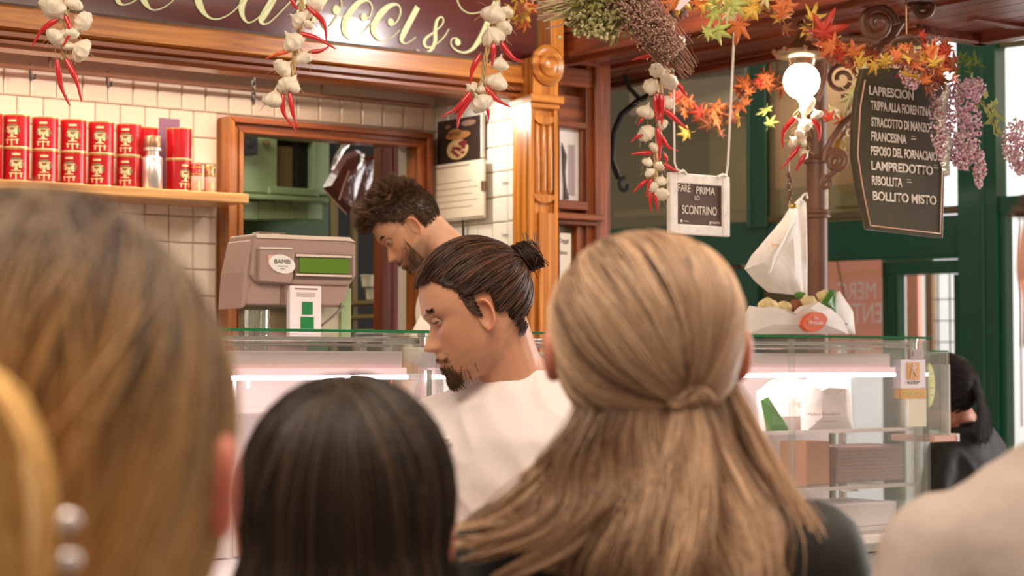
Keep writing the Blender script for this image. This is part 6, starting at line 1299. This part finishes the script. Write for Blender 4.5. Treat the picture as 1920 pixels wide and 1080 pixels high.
for i in range(4200):
    al = random.uniform(-.30, PI + .30); be = random.uniform(.0, .62) if random.random() < .72 else random.uniform(-.8, .0); d = Vector((math.cos(al) * math.cos(be), math.sin(be), math.sin(al) * math.cos(be))).normalized()
    lk = noise.noise(Vector((al * 5.5, be * 1.2, 3))); lk2 = noise.noise(Vector((al * 13, be * 2, 8))); o0 = random.uniform(-.003, .002) + .006 * lk + .0035 * lk2; tg = (tie + Vector((random.gauss(0, .035), 0, random.gauss(0, .035)))).normalized()
    sagx = -.10 * math.sin(al) * 0
    L_ = []
    for j in range(20):
        f_ = j / 19; q = slerp(d, tg, f_); sg = .10 * math.sin(PI * f_) * (1 if math.cos(al) < 0 else -.6) * (.25 + abs(math.cos(al))); q = (q + Vector((0, 0, -abs(sg)))).normalized(); pt_ = sk.at(q, o0 * (1 - .5 * f_) + .002 - .006 * max(0, f_ - .85) / .15); L_.append(tuple(pt_))
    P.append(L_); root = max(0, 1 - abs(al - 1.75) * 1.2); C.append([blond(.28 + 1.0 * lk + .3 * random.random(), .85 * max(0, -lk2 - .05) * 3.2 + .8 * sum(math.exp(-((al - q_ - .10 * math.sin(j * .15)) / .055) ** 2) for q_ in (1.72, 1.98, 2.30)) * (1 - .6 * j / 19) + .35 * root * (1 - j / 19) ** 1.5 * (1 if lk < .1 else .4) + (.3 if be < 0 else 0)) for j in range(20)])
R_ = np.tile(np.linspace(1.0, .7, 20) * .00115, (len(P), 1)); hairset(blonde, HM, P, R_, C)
P = []; C = []
def lock(x0, z0_, y0, x1, z1_, y1, n, w_, amp, ph, bright, S=24, fq=1.6, curl=0):
    tr = random.random()
    for i in range(n):
        a = random.gauss(0, 1); b_ = random.gauss(0, 1); r_ = random.random(); L_ = []
        for j in range(S):
            t_ = j / (S - 1) * (1 + .05 * (r_ - .5)); ww = w_ * (.25 + 1.0 * math.sin(min(1, t_ * 1.3) * PI / 2)) * (1 - .55 * max(0, t_ - .8) / .2)
            x = x0 + (x1 - x0) * t_ ** 1.15 + amp * t_ ** .7 * math.sin(ph + t_ * 2 * PI * fq) + a * ww - curl * max(0, t_ - .65) ** 2 * 6
            y = y0 + (y1 - y0) * min(1, t_ * 1.5) + amp * .8 * t_ * math.cos(ph + t_ * 2 * PI * fq) + b_ * ww * .8; z = z0_ + (z1_ - z0_) * t_ + curl * .35 * max(0, t_ - .75) ** 2 * 10
            L_.append((x, y, z))
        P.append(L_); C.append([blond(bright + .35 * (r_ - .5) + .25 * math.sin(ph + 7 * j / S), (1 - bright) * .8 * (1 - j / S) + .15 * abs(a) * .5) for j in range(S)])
zt_ = -.072
for i in range(64):      # hair under the tied part, left side coloured darker for its shade
    f_ = i / 63; x0 = -.082 + .172 * f_; y0 = -.02 - .07 * math.sin(PI * min(1, max(0, (x0 + .09) / .18)))
    x1 = -.165 + .33 * f_ + random.uniform(-.012, .012)
    if -.075 < x1 < -.035: x1 += random.choice((-.03, .03))
    lock(x0, zt_ - random.uniform(-.01, .015), y0, x1, -.30 - random.uniform(0, .04) if f_ > .3 else -.235 - random.uniform(0, .05), y0 - .045 + random.uniform(-.01, .01), 42, .0075, random.uniform(.008, .017), f_ * 9 + random.random(), .35 if f_ < .33 else .55 + .25 * math.sin(i * 1.7), curl=.05 if f_ < .18 else 0)
tp = sk.at(tie, 0)
for i in range(34):      # the tied tail fanning out in front of it
    f_ = i / 33; x1 = tp.x - .085 + .20 * f_ + random.uniform(-.008, .008); lock(tp.x + (f_ - .5) * .03, tp.z, tp.y - .006, x1, -.315 - random.uniform(0, .02), tp.y - .035 - .02 * math.sin(PI * f_), 46, .0065, random.uniform(.008, .017), f_ * 11, .70 + .22 * math.sin(i * 2.3), fq=1.35)
for i in range(16): lock(.082 + random.uniform(-.004, .008), -.03, -.01, .20 + random.uniform(-.03, .01), -.27, -.03, 36, .006, .006, i, .95, fq=1.1)
for i in range(12): lock(-.09, -.10, -.04, -.175 + random.uniform(-.02, .02), -.215 - random.uniform(0, .04), -.06, 36, .0075, .010, i * 1.3, .7, fq=1.2, curl=.06)
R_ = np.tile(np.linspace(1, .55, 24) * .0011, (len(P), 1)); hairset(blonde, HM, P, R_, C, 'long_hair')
P = []; C = []
for k in range(5):       # knot: small looped strands round the tie
    for i in range(60):
        a0 = random.uniform(0, 6.28); r_ = .004 + .006 * random.random(); cx = tp + Vector(((k - 2) * .008 + random.gauss(0, .002), -.006 - random.random() * .007, .005 * math.sin(k * 2.1) + random.gauss(0, .002))); P.append([tuple(cx + Vector((math.cos(a0 + j * .45) * r_, math.sin(a0 + j * .3) * .005, math.sin(a0 + j * .45 + k) * r_ * .8))) for j in range(12)]); C.append(blond(.35 + .5 * random.random(), .3))
hairset(blonde, HM, P, .0010, C, 'hair_knot')
# ---------------------------------------------------------------- dark haired woman
td = 1.72; hc = AT(652, 703, td) - Vector((0, 0, .128)); HMd = headmat(hc, (0.03, 1, -.03)); fd_ = Vector((hc.x + .01, hc.y + .03, 0)); scd = (hc.z - .155) / 1.475
dark, HM, TM = person('woman with straight dark brown hair parted in the middle, seen from behind', (fd_.x, fd_.y, 0), 0, scd, HMd, [HMd @ Vector((0, -.030, -.045)), HMd @ Vector((0, -.03, -.11)), HMd @ Vector((0.0, 0.0, -.165))], None, 'denim', (.55, .28, .18), None, vox=.008, seed=2, fold=.003)
sk = Skull(.097, .112, .112, .145, (0, -.005, .020)); capmesh(dark, HM, sk, -.007, lambda p: p.z > -.09 and (p.y < .05 or p.z > .04), (.012, .008, .005))
P = []; C = []
for i in range(4200):
    s_ = 1 if random.random() < .5 else -1; ps_ = random.uniform(-1.62, 1.0); h_ = Vector((s_ * math.cos(ps_), math.sin(ps_), 0)); h_.z = 0; h_.normalize()
    y0 = h_.y * .55 + random.uniform(-.12, .12); d = Vector((s_ * random.uniform(-.01, .04), y0, 1)).normalized(); e = (h_ + Vector((0, 0, -.35))).normalized(); lk = noise.noise(Vector((ps_ * 6, s_ * 3, 1))); o0 = random.uniform(-.005, .002) + .004 * lk - (.003 * math.exp(-(d.x / .03) ** 2)); L_ = []
    for j in range(11): f_ = j / 10; L_.append(sk.at(slerp(d, e, f_), o0 + (-.005 * (1 - f_) ** 4)))
    v = (L_[-1] - L_[-2]).normalized(); L0 = L_[-1]; fl = Vector((h_.x, h_.y * .5, 0)) * random.uniform(.05, .14)
    for j in range(1, 12): f_ = j / 11; L_.append(L0 + Vector((0, 0, -.30 * f_)) + fl * f_ ** 1.1 + Vector((lk * .006 * math.sin(f_ * 4), .004 * math.sin(f_ * 5 + ps_ * 3), 0)))
    P.append([tuple(p) for p in L_]); q = random.random(); C.append(mixc((.013, .008, .005), (.085, .048, .028), q * q * q + .15 * max(0, lk)))
R_ = np.tile(np.full(22, .0011), (len(P), 1)); hairset(dark, HM, P, R_, C)
# ---------------------------------------------------------------- fair haired person at the left edge
tl = 1.12; hc = AT(70, 845, tl); HMl = headmat(hc, (.10, 1, .02), s=.95); fl_ = Vector((hc.x, hc.y + .03, 0)); scl = (hc.z - .155) / 1.475
left, HM, TM = person('person with brown and golden pinned up hair, blurred at the left edge', (fl_.x, fl_.y, 0), -.2, scl, HMl, [HMl @ Vector((0, -.030, -.045)), HMl @ Vector((0, -.03, -.11)), HMl @ Vector((0.0, 0.0, -.165))], None, 'greyc', (.72, .30, .22), None, ear_x=.108, vox=.009, seed=4)
sk = Skull(.112, .118, .146, .18, (0, -.005, .012)); capmesh(left, HM, sk, -.006, lambda p: p.z > -.13 and (p.y < .05 or p.z > .04), (.16, .08, .03))
P = []; C = []; tie = Vector((-.30, -.45, -1)).normalized()
for i in range(3800):
    al = random.uniform(-.45, PI + .3); be = random.uniform(-.35, .6); d = Vector((math.cos(al) * math.cos(be), math.sin(be), math.sin(al) * math.cos(be))).normalized(); lk = noise.noise(Vector((al * 6, be * 2, 5))); o0 = random.uniform(-.005, .002) + .006 * lk; tg = (tie + Vector((random.gauss(0, .22), random.gauss(0, .1), random.gauss(0, .1)))).normalized()
    P.append([tuple(sk.at(slerp(d, tg, j / 19), o0 + .002)) for j in range(20)]); side = max(0, math.cos(al))
    C.append([mixc(mixc((.075, .040, .028), (.74, .36, .10), min(1, max(0, j / 19 * 1.9 - .50 + .55 * side * (j / 19) + .5 * lk))), (.95, .66, .36), min(1, .8 * max(0, lk - .12) + .45 * side ** 4 * (j / 19))) for j in range(20)])
hairset(left, HM, P, .0014, C); P = []; C = []
bc = Vector((.014, -.146, -.030))
for i in range(1300):
    w0 = random.uniform(0, 6.28); rr = random.uniform(.018, .052); turn = random.uniform(1.5, 3.5); tw = random.uniform(0, 6.28)
    P.append([tuple(bc + Vector((math.cos(w0 + turn * j / 15) * rr * .8, -.020 * math.sin(tw + j * .2), math.sin(w0 + turn * j / 15) * rr * 1.6))) for j in range(16)]); C.append(mixc((.55, .24, .05), (1.0, .64, .24), random.random()))
for i in range(700):
    x0 = random.uniform(-.055, .030); P.append([tuple(Vector((x0 + .03 * math.sin(j * .25), -.146 - .02 * math.sin(j * .2), -.05 - .014 * j))) for j in range(16)]); C.append(mixc((.42, .20, .06), (.90, .56, .24), random.random()))
hairset(left, HM, P, .0014, C, 'hair_twist'); pc = MB()
for px, py in ((128, 978), (130, 1052)):
    p = HM.inverted() @ (AT(px, py, tl - .185) - Vector(fl_)); pc.ball(p, .0062, 16, 10)
pc.build('hair_clip', 'pearl', left, label='two shiny metal beads of a hair clip').matrix_local = HM
# ---------------------------------------------------------------- man cut by the right edge
tr_ = 1.78; hc = AT(2088, 548, tr_); HMr = headmat(hc, (-.25, .95, -.02)); fr_ = Vector((hc.x - .005, hc.y + .04, 0)); scr = (hc.z - .150) / 1.475
right, HM, TM = person('man in a pale grey t-shirt cut by the right edge', (fr_.x, fr_.y, 0), .15, scr, HMr, [HMr @ Vector((0, -.030, -.045)), HMr @ Vector((0, -.03, -.11)), HMr @ Vector((0.0, 0.0, -.165))], None, 'greyc', (.62, .29, .19), None, ear_x=.084, vox=.007, seed=6, wide=.90, fold=.006)
sk = Skull(.079, .102, .100)
def rr_(p, m_=0): return p.z > (.075 if p.y > .05 else (.07 if p.y > -.03 else .03)) + m_
capmesh(right, HM, sk, .001, rr_, (.05, .025, .015)); P = []; C = []
while len(P) < 1800:
    d = Vector((random.gauss(0, 1), random.gauss(0, 1), random.gauss(0, 1))).normalized(); p = sk.at(d, .001)
    if rr_(p): g_ = (d + Vector((0, .5, -.3))).normalized(); P.append([tuple(p + g_ * .018 * j / 5) for j in range(6)]); C.append(mixc((.04, .02, .012), (.14, .07, .04), random.random()))
hairset(right, HM, P, .0009, C)
# ---------------------------------------------------------------- person in black beyond the case
tg_ = 6.5; hc = AT(1772, 735, tg_); HMg = headmat(hc, (-.75, .62, -.15)); fg_ = AT(1812, 900, tg_ + .05); scg = (AT(1812, 800, tg_).z) / 1.475
far, HM, TM = person('person in black t-shirt with long dark hair standing beyond the glass case', (fg_.x, fg_.y, 0), .85, scg, HMg, [HMg @ Vector((0, -.030, -.045)), AT(1792, 775, tg_ + .02), AT(1812, 810, tg_ + .05)], {1: ((.26, -.02, 1.16), (.22, .20, 1.02)), -1: ((-.235, .02, 1.13), (-.2, .25, 1.02))}, 'blackc', (.60, .24, .15), None, ear_x=.082, vox=.008, sleeve=.72, seed=8, wide=1.1)
sk = Skull(.088, .108, .106); capmesh(far, HM, sk, .001, lambda p: p.z > (.06 if p.y > .05 else (-.0 if p.y > -.03 else -.09)), (.012, .008, .007)); P = []; C = []
for i in range(1400):
    al = random.uniform(0, 2 * PI); d = Vector((math.cos(al), .3, math.sin(al))).normalized(); tg = Vector((random.gauss(0, .1), -1, -.1 + random.gauss(0, .1))).normalized(); L_ = [sk.at(slerp(d, tg, j / 9), .004 + random.uniform(0, .003)) for j in range(10)]
    if L_[0].z < .0 and L_[0].y > -.02 and random.random() < .8: continue
    x1 = random.gauss(0, .018); L_ += [L_[-1] + Vector((x1 * j / 8, -.010 * math.sin(j * .4), -.022 * j)) for j in range(1, 9)]; P.append([tuple(p) for p in L_]); C.append(mixc((.008, .006, .006), (.05, .03, .025), random.random() ** 3))
hairset(far, HM, P, .0011, C)
# ------------------------------------------------------------------ put every thing's origin at its base
bpy.context.view_layer.update()
for o in list(bpy.data.objects):
    if o.type == 'EMPTY' and o.parent is None and o.location.length < 1e-6 and o.children:
        lo = Vector((1e9,) * 3); hi = Vector((-1e9,) * 3)
        for c in o.children:
            for v in c.bound_box:
                p = c.matrix_local @ Vector(v); lo = Vector(map(min, lo, p)); hi = Vector(map(max, hi, p))
        d = Vector(((lo.x + hi.x) / 2, (lo.y + hi.y) / 2, lo.z))
        for c in o.children: c.location = c.location - d
        o.location = o.rotation_euler.to_matrix() @ d
bpy.context.view_layer.update()
